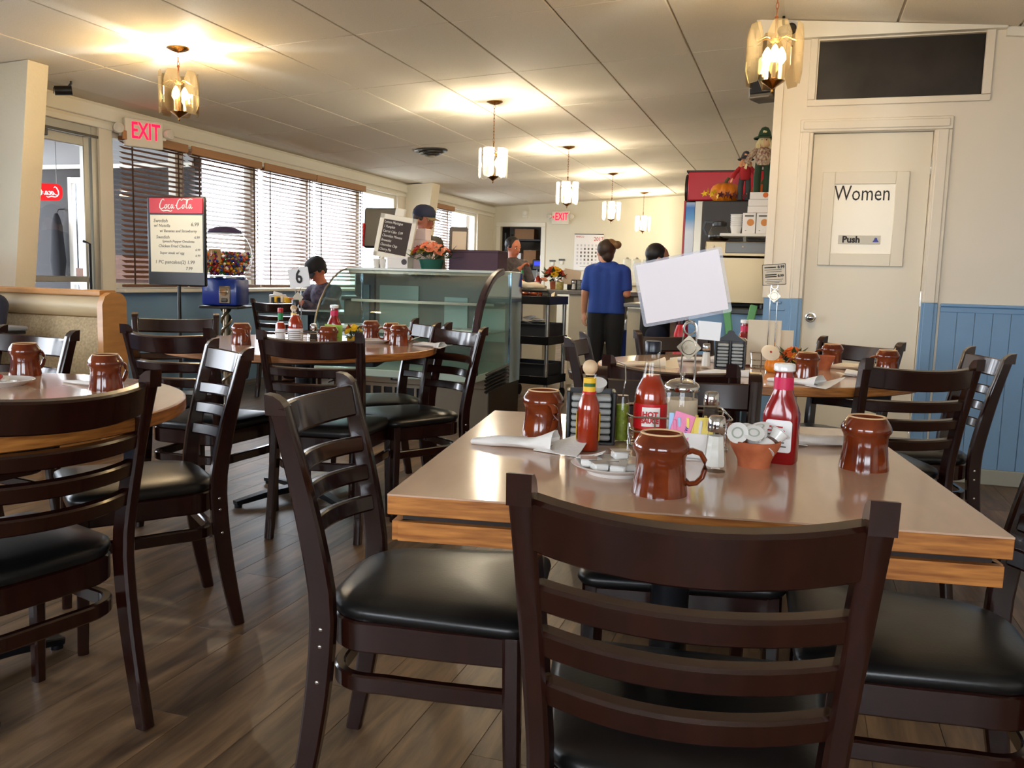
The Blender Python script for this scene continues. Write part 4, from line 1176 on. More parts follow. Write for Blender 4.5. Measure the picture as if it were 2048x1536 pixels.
def pumpkin(loc, r, lab, m, name='pumpkin', flat=0.78, ribs=10):
    t = thing(name, lab, 'pumpkin', loc)
    mb = MB(); N = ribs * 5; V = 14; rings = []
    for i in range(V + 1):
        th = PI * i / V
        ring = []
        for k in range(N):
            ph = 2 * PI * k / N
            rb = 1 - 0.10 * abs(math.cos(ph * ribs / 2)) ** 6
            rr = r * (math.sin(th) ** 0.8) * rb
            dip = 0.16 * r * math.exp(-(math.sin(th) / 0.35) ** 2)
            z = r * flat * math.cos(th) - math.copysign(dip, math.cos(th))
            ring.append(mb.bm.verts.new((rr * math.cos(ph), rr * math.sin(ph), z + r * flat * 0.84)))
        rings.append(ring)
    for A, B in zip(rings, rings[1:]):
        for k in range(N): mb.bm.faces.new((A[k], A[(k + 1) % N], B[(k + 1) % N], B[k]))
    bmesh.ops.remove_doubles(mb.bm, verts=mb.bm.verts, dist=1e-5)
    mb.build('flesh', m, t, angle=80)
    MB().tube([(0, 0, r * flat * 1.6), (0.03 * r, 0, r * flat * 1.95), (0.2 * r, 0, r * flat * 2.25)], r * 0.12, 6, up=(0, 1, 0), scales=[1.4, 0.9, 0.8]).build('stem', mat('pumpkin_stem', (96, 92, 50), 0.8) if 'pumpkin_stem' not in MATS else MATS['pumpkin_stem'], t)
    return t


orange = mat('pumpkin_orange', (232, 132, 24), 0.42, var=0.15, scale=7)
pumpkin((-0.075, 3.60, TZ), 0.042, 'small ceramic pumpkin with a pale lid on the pumpkin table', orange, 'pumpkin_figurine')
o = MB().lathe([(0, -0.004), (0.030, -0.003), (0.036, 0), (0.036, 0.003), (0.030, 0.006), (0, 0.008)], n=28).build('pale_lid', mat('pale_lid_cream', (246, 226, 196), 0.4), None, (-0.094, 3.555, TZ + 0.080), (math.radians(52), 0, math.radians(20)))
tag(o, 'round pale lid leaning against the small ceramic pumpkin', 'lid')
MB().sph((0.0, 0, 0.008), 0.005, (1, 1, 0.4), 10).build('red_dot', inkred, o)
flowerpot((-0.005, 3.68, TZ), 'small bunch of orange autumn leaves beside the small pumpkin', [for_, for_, fy], terracotta, 0.022, 0.03, 12, 0.045, 8, 0.026, 0.05)
o = MB().lathe([(0, 0), (0.026, 0), (0.028, 0.012), (0.042, 0.05), (0.044, 0.058), (0.040, 0.058), (0.028, 0.02), (0, 0.014)], n=28).build('clay_pot', terracotta, None, (0.115, 3.86, TZ))
tag(o, 'small terracotta pot at the back of the pumpkin table', 'pot')

# ------------------------------------------------------------------ window blinds (left wall)
def blind(y0, y1, lab, z0=0.97, z1=2.13, x=XL + 0.045, tilt=27.0, valance=True):
    t = thing('wooden_blind', lab, 'blind', (x, (y0 + y1) / 2, 0), 0, 'wooden venetian blinds')
    L = y1 - y0
    me = MB().box((0, 0, 0), (0.048, L, 0.0032), None, 0.001).mesh('slat', slatwood)
    n = int((z1 - z0) / 0.0415)
    for k in range(n):
        put('slat', me, t, (0, 0, z1 - 0.02 - k * 0.0415), (0, math.radians(tilt), 0))
    MB().box((0, 0, z0 - 0.012), (0.05, L, 0.022), None, 0.004).build('bottom_rail', slatwood, t)
    MB().box((0, 0, z1 + 0.012), (0.05, L, 0.03)).build('head_rail', slatwood, t)
    for yy in (-L / 2 + 0.10, L / 2 - 0.10):
        MB().bb(0.024, 0.0255, yy - 0.009, yy + 0.009, z0, z1).build('ladder_tape', mat('tape_brown', (70, 48, 34), 0.8) if 'tape_brown' not in MATS else MATS['tape_brown'], t)
    MB().cyl((0.03, L / 2 - 0.05, z1 - 0.75), (0.03, L / 2 - 0.05, z1), 0.004, n=6).build('tilt_wand', slatwood, t)
    if valance: MB().box((0.035, 0, 2.165), (0.014, L + 0.03, 0.072), None, 0.003).build('valance', valancewood, t)
    return t


blind(5.84, 6.60, 'brown wooden blind nearest the entrance door, behind the menu board')
blind(6.68, 7.72, 'brown wooden blind behind the gumball machine')
blind(7.80, 8.765, 'brown wooden blind over the bright window left of the man in the cap')
blind(8.815, 9.95, 'brown wooden blind over the bright window beside the pastry case')
blind(11.70, 12.92, 'brown wooden blind beyond the second slanted pillar')

# ------------------------------------------------------------------ exit signs
def exit_sign(loc, rz, lab, arrow=False):
    t = thing('exit_sign', lab, 'exit sign', loc, rz, 'lit exit signs')
    MB().box((0, 0.0, 0), (0.31, 0.05, 0.225), None, 0.006).build('housing', whitepaint, t)
    text('lettering', 'EXIT', 0.185, exitglow, t, (0.012 if not arrow else 0.02, -0.0262, 0.012), bold=0.003, sx=0.62)
    if arrow: MB().prism([(-0.145, 0.01), (-0.115, 0.04), (-0.115, -0.02)], 0.001, Matrix.Translation((0, -0.0255, 0)) @ UP).build('arrow', exitglow, t)
    for sx in (-1, 1):
        h = MB().lathe([(0, 0.03), (0.036, 0.03), (0.042, 0.02), (0.042, -0.01), (0.030, -0.03), (0, -0.035)], (sx * 0.20, -0.02, 0.02), 20, UP @ Matrix.Rotation(0.3 * sx, 4, 'Y'))
        hd_ = h.build('emergency_lamp', whitepaint, t)
        MB().box((sx * 0.168, 0.005, -0.02), (0.04, 0.02, 0.03), None, 0.004).build('lamp_bracket', whitepaint, t)
        MB().lathe([(0, 0.0315), (0.032, 0.0312), (0.034, 0.030)], (sx * 0.20, -0.02, 0.02), 20, UP @ Matrix.Rotation(0.3 * sx, 4, 'Y')).build('lens', mat('lens_frost', (214, 208, 196), 0.25) if 'lens_frost' not in MATS else MATS['lens_frost'], hd_)
    return t


exit_sign((XL + 0.13, 6.0, 2.195), math.radians(62), 'lit red EXIT sign with lamp heads over the entrance')
exit_sign((-4.06, YB - 0.03, 2.19), 0, 'lit red EXIT sign with an arrow on the back wall', True)

# ------------------------------------------------------------------ script lettering for the cola boards
def script_logo(parent, M, m, k=1.0, name='lettering', mirror=False):
    """Flowing two-word script drawn as pen strokes, about 1 unit wide."""
    C = [(0.13, 0.20), (0.10, 0.235), (0.055, 0.20), (0.012, 0.11), (0.008, 0.035), (0.04, 0.005), (0.10, 0.03), (0.15, 0.07)]
    o = lambda x: [(x + 0.055, 0.11), (x + 0.02, 0.095), (x + 0.004, 0.05), (x + 0.02, 0.02), (x + 0.05, 0.035), (x + 0.062, 0.08), (x + 0.05, 0.11), (x + 0.085, 0.10)]
    c_ = lambda x: [(x + 0.06, 0.10), (x + 0.035, 0.112), (x + 0.008, 0.07), (x + 0.012, 0.025), (x + 0.04, 0.018), (x + 0.075, 0.05)]
    a_ = lambda x: [(x + 0.06, 0.10), (x + 0.03, 0.112), (x + 0.006, 0.06), (x + 0.018, 0.02), (x + 0.045, 0.04), (x + 0.066, 0.11), (x + 0.06, 0.04), (x + 0.075, 0.018), (x + 0.105, 0.05)]
    l_ = lambda x: [(x, 0.04), (x + 0.05, 0.15), (x + 0.065, 0.22), (x + 0.045, 0.235), (x + 0.03, 0.16), (x + 0.02, 0.05), (x + 0.04, 0.018), (x + 0.07, 0.05)]
    st = [C, o(0.13), c_(0.215), a_(0.29), [(0.03, -0.01), (0.10, -0.035), (0.20, -0.02), (0.29, -0.045), (0.33, -0.02)], [(0.405, 0.085), (0.435, 0.09)],
          [(x + 0.44, y) for x, y in C], [(0.56, 0.19), (0.62, 0.235), (0.72, 0.21), (0.80, 0.235), (0.86, 0.22)], o(0.58), l_(0.67), a_(0.75)]
    sx = -1 if mirror else 1
    mb = MB()
    for s_ in st:
        P = [M @ Vector((sx * (x - 0.43) * k, (y - 0.09) * k, 0)) for x, y in s_]
        nrm = (M.to_3x3() @ Vector((0, 0, 1))).normalized()
        w = 0.017 * k
        mb.sweep(P, [(-w / 2, -0.0006), (w / 2, -0.0006), (w / 2, 0.0006), (-w / 2, 0.0006)], up=nrm, scales=[(0.6 + 0.9 * math.sin(PI * i / (len(P) - 1)), 1) for i in range(len(P))])
    return mb.build(name, m, parent)


# menu board on a pole
mbd = thing('menu_board', 'red-topped whiteboard menu on a pole by the entrance', 'menu board', (-4.06, 5.0, 0), math.radians(4))
MB().box((0, 0, 1.29), (0.45, 0.03, 0.60), None, 0.008).build('frame', blackplastic, mbd)
hdp = MB().box((0.006, -0.012, 1.53), (0.415, 0.016, 0.105), None, 0.003).build('header', cokered, mbd)
script_logo(hdp, Matrix.Translation((0.01, -0.0212, 1.532)) @ UP, inkwhite, 0.30)
sh = MB().box((0.006, -0.012, 1.275), (0.405, 0.012, 0.385)).build('white_sheet', mat('marker_board', (232, 224, 196), 0.35), mbd)
for k, (x, z, s_, txt) in enumerate(((-0.115, 1.428, 0.034, 'Swedish'), (-0.105, 1.395, 0.030, 'w/ Nutella'), (0.15, 1.405, 0.036, '6.99'), (0.02, 1.360, 0.026, 'w/ Bananas and Strawberry'), (-0.10, 1.318, 0.032, 'Swedish'), (0.165, 1.318, 0.024, '6.99'), (0.02, 1.290, 0.024, 'Spinach Pepper Omelette'), (-0.01, 1.258, 0.027, 'Chicken Fried Chicken'), (0.17, 1.235, 0.022, '6.99'), (-0.03, 1.212, 0.025, 'Super steak w/ egg'), (0.17, 1.196, 0.022, '6.99'), (-0.01, 1.150, 0.034, '1 PC pancakes(2) 1.99'), (0.10, 1.108, 0.030, '7.99'))):
    text('handwriting', txt, s_, inkgrey, sh, (x, -0.0186, z), shear=0.15)
MB().cyl((0, 0.012, 0.03), (0, 0.012, 1.0), 0.012, n=12).build('pole', blackplastic, mbd)
MB().lathe([(0, 0.035), (0.03, 0.03), (0.16, 0.012), (0.165, 0), (0, 0)], (0, 0.012, 0), 24).build('base', blackplastic, mbd)

# gumball machine
gm = thing('gumball_machine', 'blue gumball machine with a glass globe by the window', 'gumball machine', (-4.13, 5.62, 0), math.radians(15))
gblue = mat('gumball_blue', (16, 48, 140), 0.3, coat=0.3)
MB().lathe([(0.10, 1.045), (0.135, 1.06), (0.168, 1.10), (0.19, 1.16), (0.195, 1.22), (0.185, 1.28), (0.16, 1.335), (0.12, 1.38), (0.115, 1.395)], n=40).build('glass_globe', clearglass, gm, angle=80)
MB().lathe([(0, 1.435), (0.02, 1.433), (0.07, 1.425), (0.115, 1.405), (0.13, 1.385), (0.12, 1.382), (0, 1.39)], n=32).build('lid', mat('purple_lid', (50, 44, 84), 0.3), gm)
MB().box((0, 0, 0.945), (0.27, 0.27, 0.205), None, 0.02, 2).lathe([(0.12, 1.03), (0.15, 1.045), (0.14, 1.06), (0, 1.06)], n=32).build('body', gblue, gm)
MB().lathe([(0.138, 1.046), (0.152, 1.048), (0.152, 1.056), (0.138, 1.058)], n=40).build('chrome_band', chrome, gm)
cn_ = MB().box((0.045, -0.137, 0.925), (0.085, 0.012, 0.13), None, 0.004).build('coin_plate', steel, gm)
MB().cyl((0.045, -0.143, 0.945), (0.045, -0.165, 0.945), 0.026, n=16).box((0.045, -0.168, 0.945), (0.06, 0.012, 0.016), None, 0.004).build('crank', chrome, cn_)
MB().box((0.045, -0.145, 0.885), (0.05, 0.02, 0.03), None, 0.006).build('chute_door', darksteel, cn_)
MB().box((0, 0, 0.83), (0.30, 0.30, 0.02), None, 0.005).build('collar', blackplastic, gm)
sp = MB().cyl((0, 0, 0.02), (0, 0, 0.82), 0.024, n=12)
for q in range(2): sp.tube([(0.033 * math.cos(a + q * PI), 0.033 * math.sin(a + q * PI), 0.04 + 0.78 * i / 60) for i, a in [(i, i * 0.42) for i in range(61)]], 0.012, 6)
sp.build('twisted_pole', steel, gm)
MB().lathe([(0, 0.05), (0.05, 0.045), (0.17, 0.02), (0.18, 0), (0, 0)], n=28).build('base', blackplastic, gm)
gmat = bpy.data.materials.new('gumballs'); gmat.use_nodes = True
nt = gmat.node_tree; ge = nt.nodes.new('ShaderNodeNewGeometry'); rp = nt.nodes.new('ShaderNodeValToRGB'); rp.color_ramp.interpolation = 'CONSTANT'
for k, c_ in enumerate(((190, 30, 40), (30, 70, 160), (240, 180, 40), (230, 110, 30), (60, 130, 60), (240, 230, 220), (120, 40, 120))):
    e = rp.color_ramp.elements[k] if k < 2 else rp.color_ramp.elements.new(k / 7)
    e.position = k / 7; e.color = lin(c_) + (1,)
nt.links.new(ge.outputs['Random Per Island'], rp.inputs['Fac']); nt.links.new(rp.outputs[0], nt.nodes['Principled BSDF'].inputs['Base Color'])
nt.nodes['Principled BSDF'].inputs['Roughness'].default_value = 0.25
g = MB(); rnd = random.Random(5)
for k in range(900):
    z = rnd.uniform(1.075, 1.235); rr = 0.178 * math.sqrt(max(0.1, 1 - ((z - 1.225) / 0.185) ** 2))
    a = rnd.uniform(0, 2 * PI); q = rr * math.sqrt(rnd.uniform(0.25, 1))
    bmesh.ops.create_icosphere(g.bm, subdivisions=1, radius=0.0125, matrix=Matrix.Translation((q * math.cos(a), q * math.sin(a), z)))
gs = g.build('gumballs', gmat, gm, angle=180); gs['kind'] = 'stuff'
MB().bb(-0.06, 0.03, -0.165, -0.162, 1.16, 1.26).build('price_tag', mat('tag_tan', (176, 140, 104), 0.6), gm)
text('lettering', '25', 0.055, inkblack, gm, (0.10, -0.175, 1.215), (PI / 2, 0, 0.5), bold=0.002)

# ------------------------------------------------------------------ pastry display case
X0, X1 = -3.36, -2.10
CURVE = [(5.60, 0.43), (5.585, 0.55), (5.595, 0.67), (5.63, 0.79), (5.69, 0.90), (5.775, 0.995), (5.875, 1.07), (5.98, 1.12), (6.10, 1.148)]
dc = thing('display_case', 'curved glass pastry display case with a steel base', 'display case', (0, 0, 0))
rows = [[(X0 + 0.03 + (X1 - X0 - 0.06) * j / 6, y, z) for j in range(7)] for y, z in CURVE]
MB().sheet(rows, 0.006).build('curved_glass', caseglass, dc, angle=60)
MB().bb(X0, X1, 6.08, 6.60, 1.135, 1.157, 0.005).build('top_shelf', mat('pale_top', (206, 214, 210), 0.2), dc)
MB().bb(X0 + 0.02, X1 - 0.02, 6.08, 6.13, 1.11, 1.135, 0.004).build('light_canopy', steel, dc)
MB().bb(X0, X1, 5.905, 6.60, 0.0, 0.30).build('base', steel, dc)
MB().bb(X0, X1, 5.86, 6.60, 0.30, 0.375, 0.005).build('bumper', steel, dc)
MB().bb(X0, X1, 5.60, 6.60, 0.375, 0.43, 0.006).build('deck', mat('deck_green', (180, 200, 190), 0.25), dc)
gr = MB().bb(-3.25, -2.62, 5.895, 5.91, 0.06, 0.27).build('grille', blackplastic, dc)
for k in range(7): MB().bb(-3.22 + 0.09 * k, -3.20 + 0.09 * k, 5.885, 5.9, 0.06, 0.27).build('grille_bar', steel, gr)
bd = MB().bb(-2.86, -2.745, 5.852, 5.862, 0.325, 0.355, 0.002).build('maker_badge', mat('badge_blue', (20, 30, 70), 0.3), dc)
for k in range(7): MB().bb(-2.84 + 0.012 * k, -2.832 + 0.012 * k, 5.8505, 5.853, 0.335, 0.345).build('badge_mark', inkwhite, bd)
mirror_dark = mat('dark_mirror', (150, 170, 190), 0.04, metal=0.85)
for X, nm in ((X0, -1), (X1, 1)):
    pts = CURVE + [(6.12, 1.157), (6.60, 1.157)]
    w_ = 0.045 if nm > 0 else 0.012
    MB().bar([(X, y, z) for y, z in CURVE + [(6.13, 1.152)]], w_, w_ * 1.1, up=(1, 0, 0)).build('end_frame', steel if nm < 0 else mat('frame_plum', (50, 30, 40), 0.25, coat=0.3) if 'frame_plum' not in MATS else MATS['frame_plum'], dc)
    poly = [(y, z) for y, z in CURVE] + [(6.36, 1.15), (6.36, 0.43)]
    MB().prism(poly, 0.008, Matrix.Translation((X - 0.004, 0, 0)) @ Matrix(((0, 0, 1, 0), (1, 0, 0, 0), (0, 1, 0, 0), (0, 0, 0, 1)))).build('end_glass', glassmat('end_glass_teal', (0.78, 0.92, 0.88), ior=1.9) if 'end_glass_teal' not in MATS else MATS['end_glass_teal'], dc)
    MB().bb(X - 0.006, X + 0.012, 6.34, 6.60, 0.30, 1.15, 0.003).build('end_panel', mirror_dark, dc)
    MB().bb(X - 0.002, X + 0.006, 5.90, 6.60, 0.0, 0.31).build('base_side', darksteel, dc)
    for k in range(6): MB().box((X + nm * 0.012, 6.06, 0.30 + 0.026 * k), (0.02, 0.46, 0.008), rotm(math.radians(5), math.radians(30 * nm), 0)).build('louver', blackplastic, dc)
MB().bb(X0 + 0.02, X1 - 0.02, 6.55, 6.57, 0.43, 1.12).build('back_panel', mat('case_back', (120, 122, 114), 0.5), dc)
for k, (a, b) in enumerate(((-3.3, -2.95), (-2.72, -2.52), (-2.45, -2.2))): MB().bb(a, b, 6.535, 6.55, 0.60, 1.02 - 0.08 * k).build('back_door', mat('door_teal', (172, 192, 182), 0.4) if 'door_teal' not in MATS else MATS['door_teal'], dc)
for z, y0 in ((0.69, 5.74), (0.90, 6.10)):
    MB().bb(X0 + 0.04, X1 - 0.04, y0, 6.53, z, z + 0.008).build('glass_shelf', caseglass, dc)
    MB().bb(X0 + 0.04, X1 - 0.04, y0 - 0.012, y0, z - 0.006, z + 0.014).build('shelf_rail', steel, dc)
for k, xx in enumerate((-3.18, -2.94, -2.70, -2.46, -2.24)):
    o = MB().box((xx, 5.90, 0.714), (0.20, 0.28, 0.03), None, 0.008).build('serving_tray', ceramic)
    tag(o, 'white serving tray on the lower shelf of the pastry case, %s from the left' % ('first', 'second', 'third', 'fourth', 'fifth')[k], 'tray', 'trays in the pastry case')

# things on top of the case
CT = 1.157
ez = thing('chalkboard_easel', 'white framed chalkboard on a small easel on the pastry case', 'chalkboard', (-3.085, 6.27, CT), math.radians(-6), rot=(math.radians(-6), math.radians(9), math.radians(-4)))
MB().bb(-0.155, 0.155, -0.006, 0.006, 0.09, 0.40).build('slate', mat('chalk_slate', (58, 46, 44), 0.7), ez)
for a in ((-0.165, -0.125, 0.075, 0.415), (0.125, 0.165, 0.075, 0.415), (-0.165, 0.165, 0.075, 0.115), (-0.165, 0.165, 0.375, 0.415)):
    MB().bb(a[0], a[1], -0.012, 0.008, a[2], a[3], 0.003).build('frame_strip', whitepaint, ez)
MB().bb(-0.045, 0.045, -0.008, 0.012, 0.41, 0.475, 0.006).build('handle', whitepaint, ez)
MB().bar([(-0.07, 0, 0.09), (-0.12, 0.0, 0.0)], 0.03, 0.02).bar([(0.06, 0, 0.09), (0.06, 0.0, 0.0)], 0.03, 0.02).build('front_leg', whitepaint, ez)
MB().bar([(0, 0.01, 0.38), (0.02, 0.14, 0.03)], 0.03, 0.012).build('back_leg', woodknob, ez)
for k, tx in enumerate(('Lemon Meringue', '1 Pumpkin', 'Carrot Cake  5.99', 'Chocolate Mousse', 'Brownies', 'Chocolate Chip', 'Cherry Pie')):
    text('chalk_writing', tx, 0.030, inkwhite, ez, (-0.118, -0.0085, 0.355 - 0.036 * k), align='LEFT', shear=0.2, sx=0.8)
for k, (x, y, w, d, h, z, lab) in enumerate(((-2.93, 6.145, 0.165, 0.13, 0.088, 0, 'white lidded cake box at the front of the pastry case top'), (-2.90, 6.49, 0.17, 0.12, 0.23, 0, 'pale pink bakery box standing behind the flowers'), (-2.90, 6.49, 0.10, 0.10, 0.09, 0.231, 'pale pink box on top of the standing bakery box'))):
    t = thing('bakery_box', lab, 'box', (x, y, CT + z), math.radians(5 - 4 * k), 'bakery boxes on the pastry case')
    pm_ = paper if k == 0 else (mat('pink_box', (226, 206, 204), 0.6) if 'pink_box' not in MATS else MATS['pink_box'])
    MB().box((0, 0, h / 2), (w, d, h), None, 0.002).build('carton', pm_, t)
    MB().box((0, 0, h - 0.008), (w + 0.004, d + 0.004, 0.016), None, 0.002).build('lid_flap', pm_, t)
    for sx in ((0.055,) if k == 0 else (-0.05, 0.05) if k == 1 else ()):
        MB().cyl((sx, -d / 2 - 0.0005, h * 0.55), (sx, -d / 2 - 0.003, h * 0.55), 0.022, n=20).build('seal_sticker', mat('sticker_dark', (66, 56, 58), 0.5) if 'sticker_dark' not in MATS else MATS['sticker_dark'], t)
for k, x in enumerate((-3.135, -3.08)):
    o = MB().lathe([(0, 0), (0.020, 0), (0.027, 0.065), (0.029, 0.066), (0.027, 0.07), (0.025, 0.066), (0.018, 0.006), (0, 0.006)], n=20).build('paper_cup', ceramic, None, (x, 6.15, CT))
    tag(o, 'small white cup by the foot of the chalkboard easel, %s' % ('the left one' if k == 0 else 'the right one'), 'cup', 'cups on the pastry case')
flowerpot((-2.715, 6.24, CT), 'peach and yellow flower arrangement in a green pot on the pastry case', [fo_, fo_, fy, fo_, frd], mat('green_pot', (24, 92, 78), 0.4), 0.10, 0.075, 19, 0.15, 11, 0.044, 0.10, True)
pb = thing('purple_box', 'dark purple box at the right end of the pastry case top', 'box', (-2.395, 6.42, CT), math.radians(2))
MB().box((0, 0, 0.075), (0.40, 0.24, 0.15), None, 0.004).build('carton', mat('plum_card', (72, 44, 62), 0.6), pb)
MB().box((0, 0, 0.145), (0.405, 0.245, 0.02), None, 0.003).build('lid', mat('plum_card_lid', (66, 38, 56), 0.6), pb)
tbm = thing('payment_terminal', 'grey tablet screen on a stand at the cash desk', 'tablet', (-2.625, 6.56, CT), math.radians(8), rot=(math.radians(-10), 0, math.radians(14)))
MB().prism(rrect(0.15, 0.27, 0.02), 0.022, Matrix.Translation((0, 0.01, 0.215)) @ UP).build('shell', mat('terminal_grey', (110, 100, 90), 0.4), tbm)
MB().prism(rrect(0.115, 0.215, 0.004), 0.002, Matrix.Translation((0.008, -0.0125, 0.205)) @ UP).build('screen', creampaper, tbm)
MB().box((0, 0.02, 0.05), (0.06, 0.05, 0.10), None, 0.01).box((0, 0.02, 0.008), (0.14, 0.12, 0.016), None, 0.006).build('stand', blackplastic, tbm)
rg = thing('cash_register', 'dark cash register with a raised display behind the chalkboard', 'cash register', (-3.43, 6.78, 0.92), math.radians(10))
MB().box((0, 0, 0.10), (0.34, 0.30, 0.20), None, 0.015).build('body', mat('register_brown', (48, 40, 44), 0.4), rg)
MB().box((0.0, 0.06, 0.58), (0.30, 0.07, 0.34), rotm(math.radians(-8), 0, 0), 0.012).build('monitor', blackplastic, rg)
MB().box((-0.145, 0.03, 0.52), (0.012, 0.075, 0.20), None, 0.004).build('red_trim', inkred, rg)
MB().cyl((0, 0.07, 0.18), (0, 0.07, 0.45), 0.025, n=12).build('post', blackplastic, rg)
cdk = thing('cash_desk', 'dark wood cash desk behind the pastry case', 'desk', (-3.1, 6.86, 0))
MB().bb(-0.62, 0.62, -0.22, 0.22, 0.88, 0.92, 0.006).build('desk_top', mat('desk_dark', (60, 48, 42), 0.4), cdk)
MB().bb(-0.60, 0.60, -0.20, 0.20, 0, 0.88).build('desk_body', MATS['desk_dark'], cdk)

# ------------------------------------------------------------------ bus cart
ct = thing('bus_cart', 'black three-shelf bus cart beside the pastry case', 'cart', (-2.32, 7.72, 0), math.radians(-8))
for z in (0.16, 0.52, 0.88):
    MB().bb(-0.25, 0.25, -0.22, 0.22, z, z + 0.012).bb(-0.25, 0.25, -0.22, -0.208, z, z + 0.075, 0.004).bb(-0.25, 0.25, 0.208, 0.22, z, z + 0.075, 0.004).bb(-0.25, -0.238, -0.22, 0.22, z, z + 0.075, 0.004).bb(0.238, 0.25, -0.22, 0.22, z, z + 0.075, 0.004).build('shelf', blackplastic, ct)
for sx in (-1, 1):
    for sy in (-1, 1):
        MB().cyl((sx * 0.225, sy * 0.19, 0.10), (sx * 0.225, sy * 0.19, 0.90), 0.019, n=14).build('post', alu, ct)
        MB().cyl((sx * 0.225 - 0.012, sy * 0.19, 0.05), (sx * 0.225 + 0.012, sy * 0.19, 0.05), 0.05, n=18).build('caster', blackrubber, ct)
MB().tube([(0.225, -0.2, 0.90), (0.245, -0.2, 0.97), (0.225, -0.2, 1.0), (-0.20, -0.2, 1.005), (-0.24, -0.2, 0.97), (-0.225, -0.2, 0.9)], 0.013, 8, up=(0, 1, 0)).build('push_handle', blackplastic, ct)
for k, (z, lab) in enumerate(((0.535, 'grey dish tub piled with plates on the middle shelf of the cart'), (0.175, 'dark dish tub on the bottom shelf of the cart'))):
    t = thing('dish_tub', lab, 'tub', (-2.32, 7.72, z), math.radians(-8), 'dish tubs on the cart')
    m = MB()
    for a in ((-0.21, 0.21, -0.19, -0.184), (-0.21, 0.21, 0.184, 0.19), (-0.21, -0.204, -0.19, 0.19), (0.204, 0.21, -0.19, 0.19)): m.bb(a[0], a[1], a[2], a[3], 0, 0.17)
    m.bb(-0.21, 0.21, -0.19, 0.19, 0, 0.006).bb(-0.225, 0.225, -0.205, -0.19, 0.16, 0.172, 0.003).bb(-0.225, 0.225, 0.19, 0.205, 0.16, 0.172, 0.003)
    m.build('tub', mat('tub_grey', (40, 44, 50), 0.5) if 'tub_grey' not in MATS else MATS['tub_grey'], t)
for k, (x, y, r, lab) in enumerate(((-2.40, 7.70, 0.07, 'white plate heaped in the dish tub, lowest'), (-2.29, 7.72, 0.075, 'white plate heaped in the dish tub, leaning right'), (-2.34, 7.66, 0.06, 'white plate heaped in the dish tub, topmost'))):
    o = MB().lathe([(0, 0.004), (r * 0.6, 0.004), (r, 0.016), (r, 0.019), (r * 0.6, 0.008), (0, 0.008)], n=28).build('plate', ceramic, None, (x, y, 0.70 + 0.02 * k), (0.15 * k - 0.1, 0.2 - 0.15 * k, 0))
    tag(o, lab, 'plate', 'plates in the dish tub')
for k in range(6):
    x, y = -2.49 + 0.095 * (k % 3), 7.64 + 0.125 * (k // 3)
    o = dup(mug0, (x, y, 0.893), 1.9, 'brown mug on the top shelf of the bus cart, %s' % ('left in the front row', 'middle of the front row', 'right in the front row', 'left in the back row', 'middle of the back row', 'right in the back row')[k], 'mugs on the cart')
o = MB().sheet([[(0.09 + 0.12 * u, -0.06 + 0.12 * v, 0.02 + 0.05 * u * math.sin(3 * v) ** 2 + 0.03 * u) for v in (0, .25, .5, .75, 1)] for u in (0, .25, .5, .75, 1)], 0.004).build('folded_cloth', creampaper, None, (-2.32, 7.66, 0.893), (0, 0, 0.1))
tag(o, 'cream cloth crumpled on the top shelf of the bus cart', 'cloth')

# ------------------------------------------------------------------ service counter at the back
ctr_top = mat('grey_counter', (128, 128, 124), 0.3, var=0.15, scale=40)
ctr_side = mat('counter_cream', (206, 198, 172), 0.5)
sc_ = thing('service_counter', 'long grey-topped service counter with cream panels', 'counter', (0, 0, 0))
MB().bb(-4.55, -1.35, 8.93, 9.60, 0.955, 1.0, 0.006).build('counter_top', ctr_top, sc_)
MB().bb(-4.5, -2.60, 9.0, 9.55, 0, 0.955).bb(-2.31, -2.10, 8.97, 9.5, 0, 0.955).bb(-1.62, -1.40, 8.97, 9.5, 0, 0.955).bb(-2.31, -1.4, 9.45, 9.5, 0, 0.955).build('cabinet', ctr_side, sc_)
for z in (0.18, 0.45, 0.70): MB().bb(-2.10, -1.62, 9.0, 9.45, z, z + 0.02).build('open_shelf', ctr_side, sc_)
pn = thing('counter_end', 'lower end of the service counter right of the server', 'counter', (0, 0, 0))
MB().bb(-1.53, -1.03, 7.95, 8.85, 0.875, 0.91, 0.005).build('counter_top', ctr_top, pn)
MB().bb(-1.50, -1.05, 8.0, 8.8, 0, 0.875).build('cabinet', ctr_side, pn)
MB().bb(-1.50, -1.05, 7.99, 8.0, 0.86, 0.875).build('edge_strip', steel, pn)
# server-station crockery on the open shelves
for k in range(5):
    o = MB().lathe([(0, 0.004), (0.06, 0.004), (0.10, 0.016), (0.10, 0.019), (0.06, 0.008), (0, 0.008)], n=24).build('plate', ceramic, None, (-1.95, 9.15, 0.721 + 0.011 * k))
    tag(o, 'white plate stacked on the open shelf, %s from the bottom' % ('first', 'second', 'third', 'fourth', 'fifth')[k], 'plate', 'plates on the counter shelf')
bb_ = thing('blue_bin', 'blue plastic bin beside the legs of the server', 'bin', (-1.60, 8.62, 0))
m = MB()
for a in ((-0.07, 0.07, -0.12, -0.112), (-0.07, 0.07, 0.112, 0.12), (-0.07, -0.062, -0.12, 0.12), (0.062, 0.07, -0.12, 0.12)): m.bb(a[0], a[1], a[2], a[3], 0, 0.62)
m.bb(-0.07, 0.07, -0.12, 0.12, 0, 0.01); m.build('bin', mat('bin_blue', (30, 50, 130), 0.4), bb_)
MB().tube([(x * 0.146, y * 0.246, 0.62) for x, y in rrect(1, 1, 0.1, 2)], 0.006, 6, True).build('rim', MATS['bin_blue'], bb_)
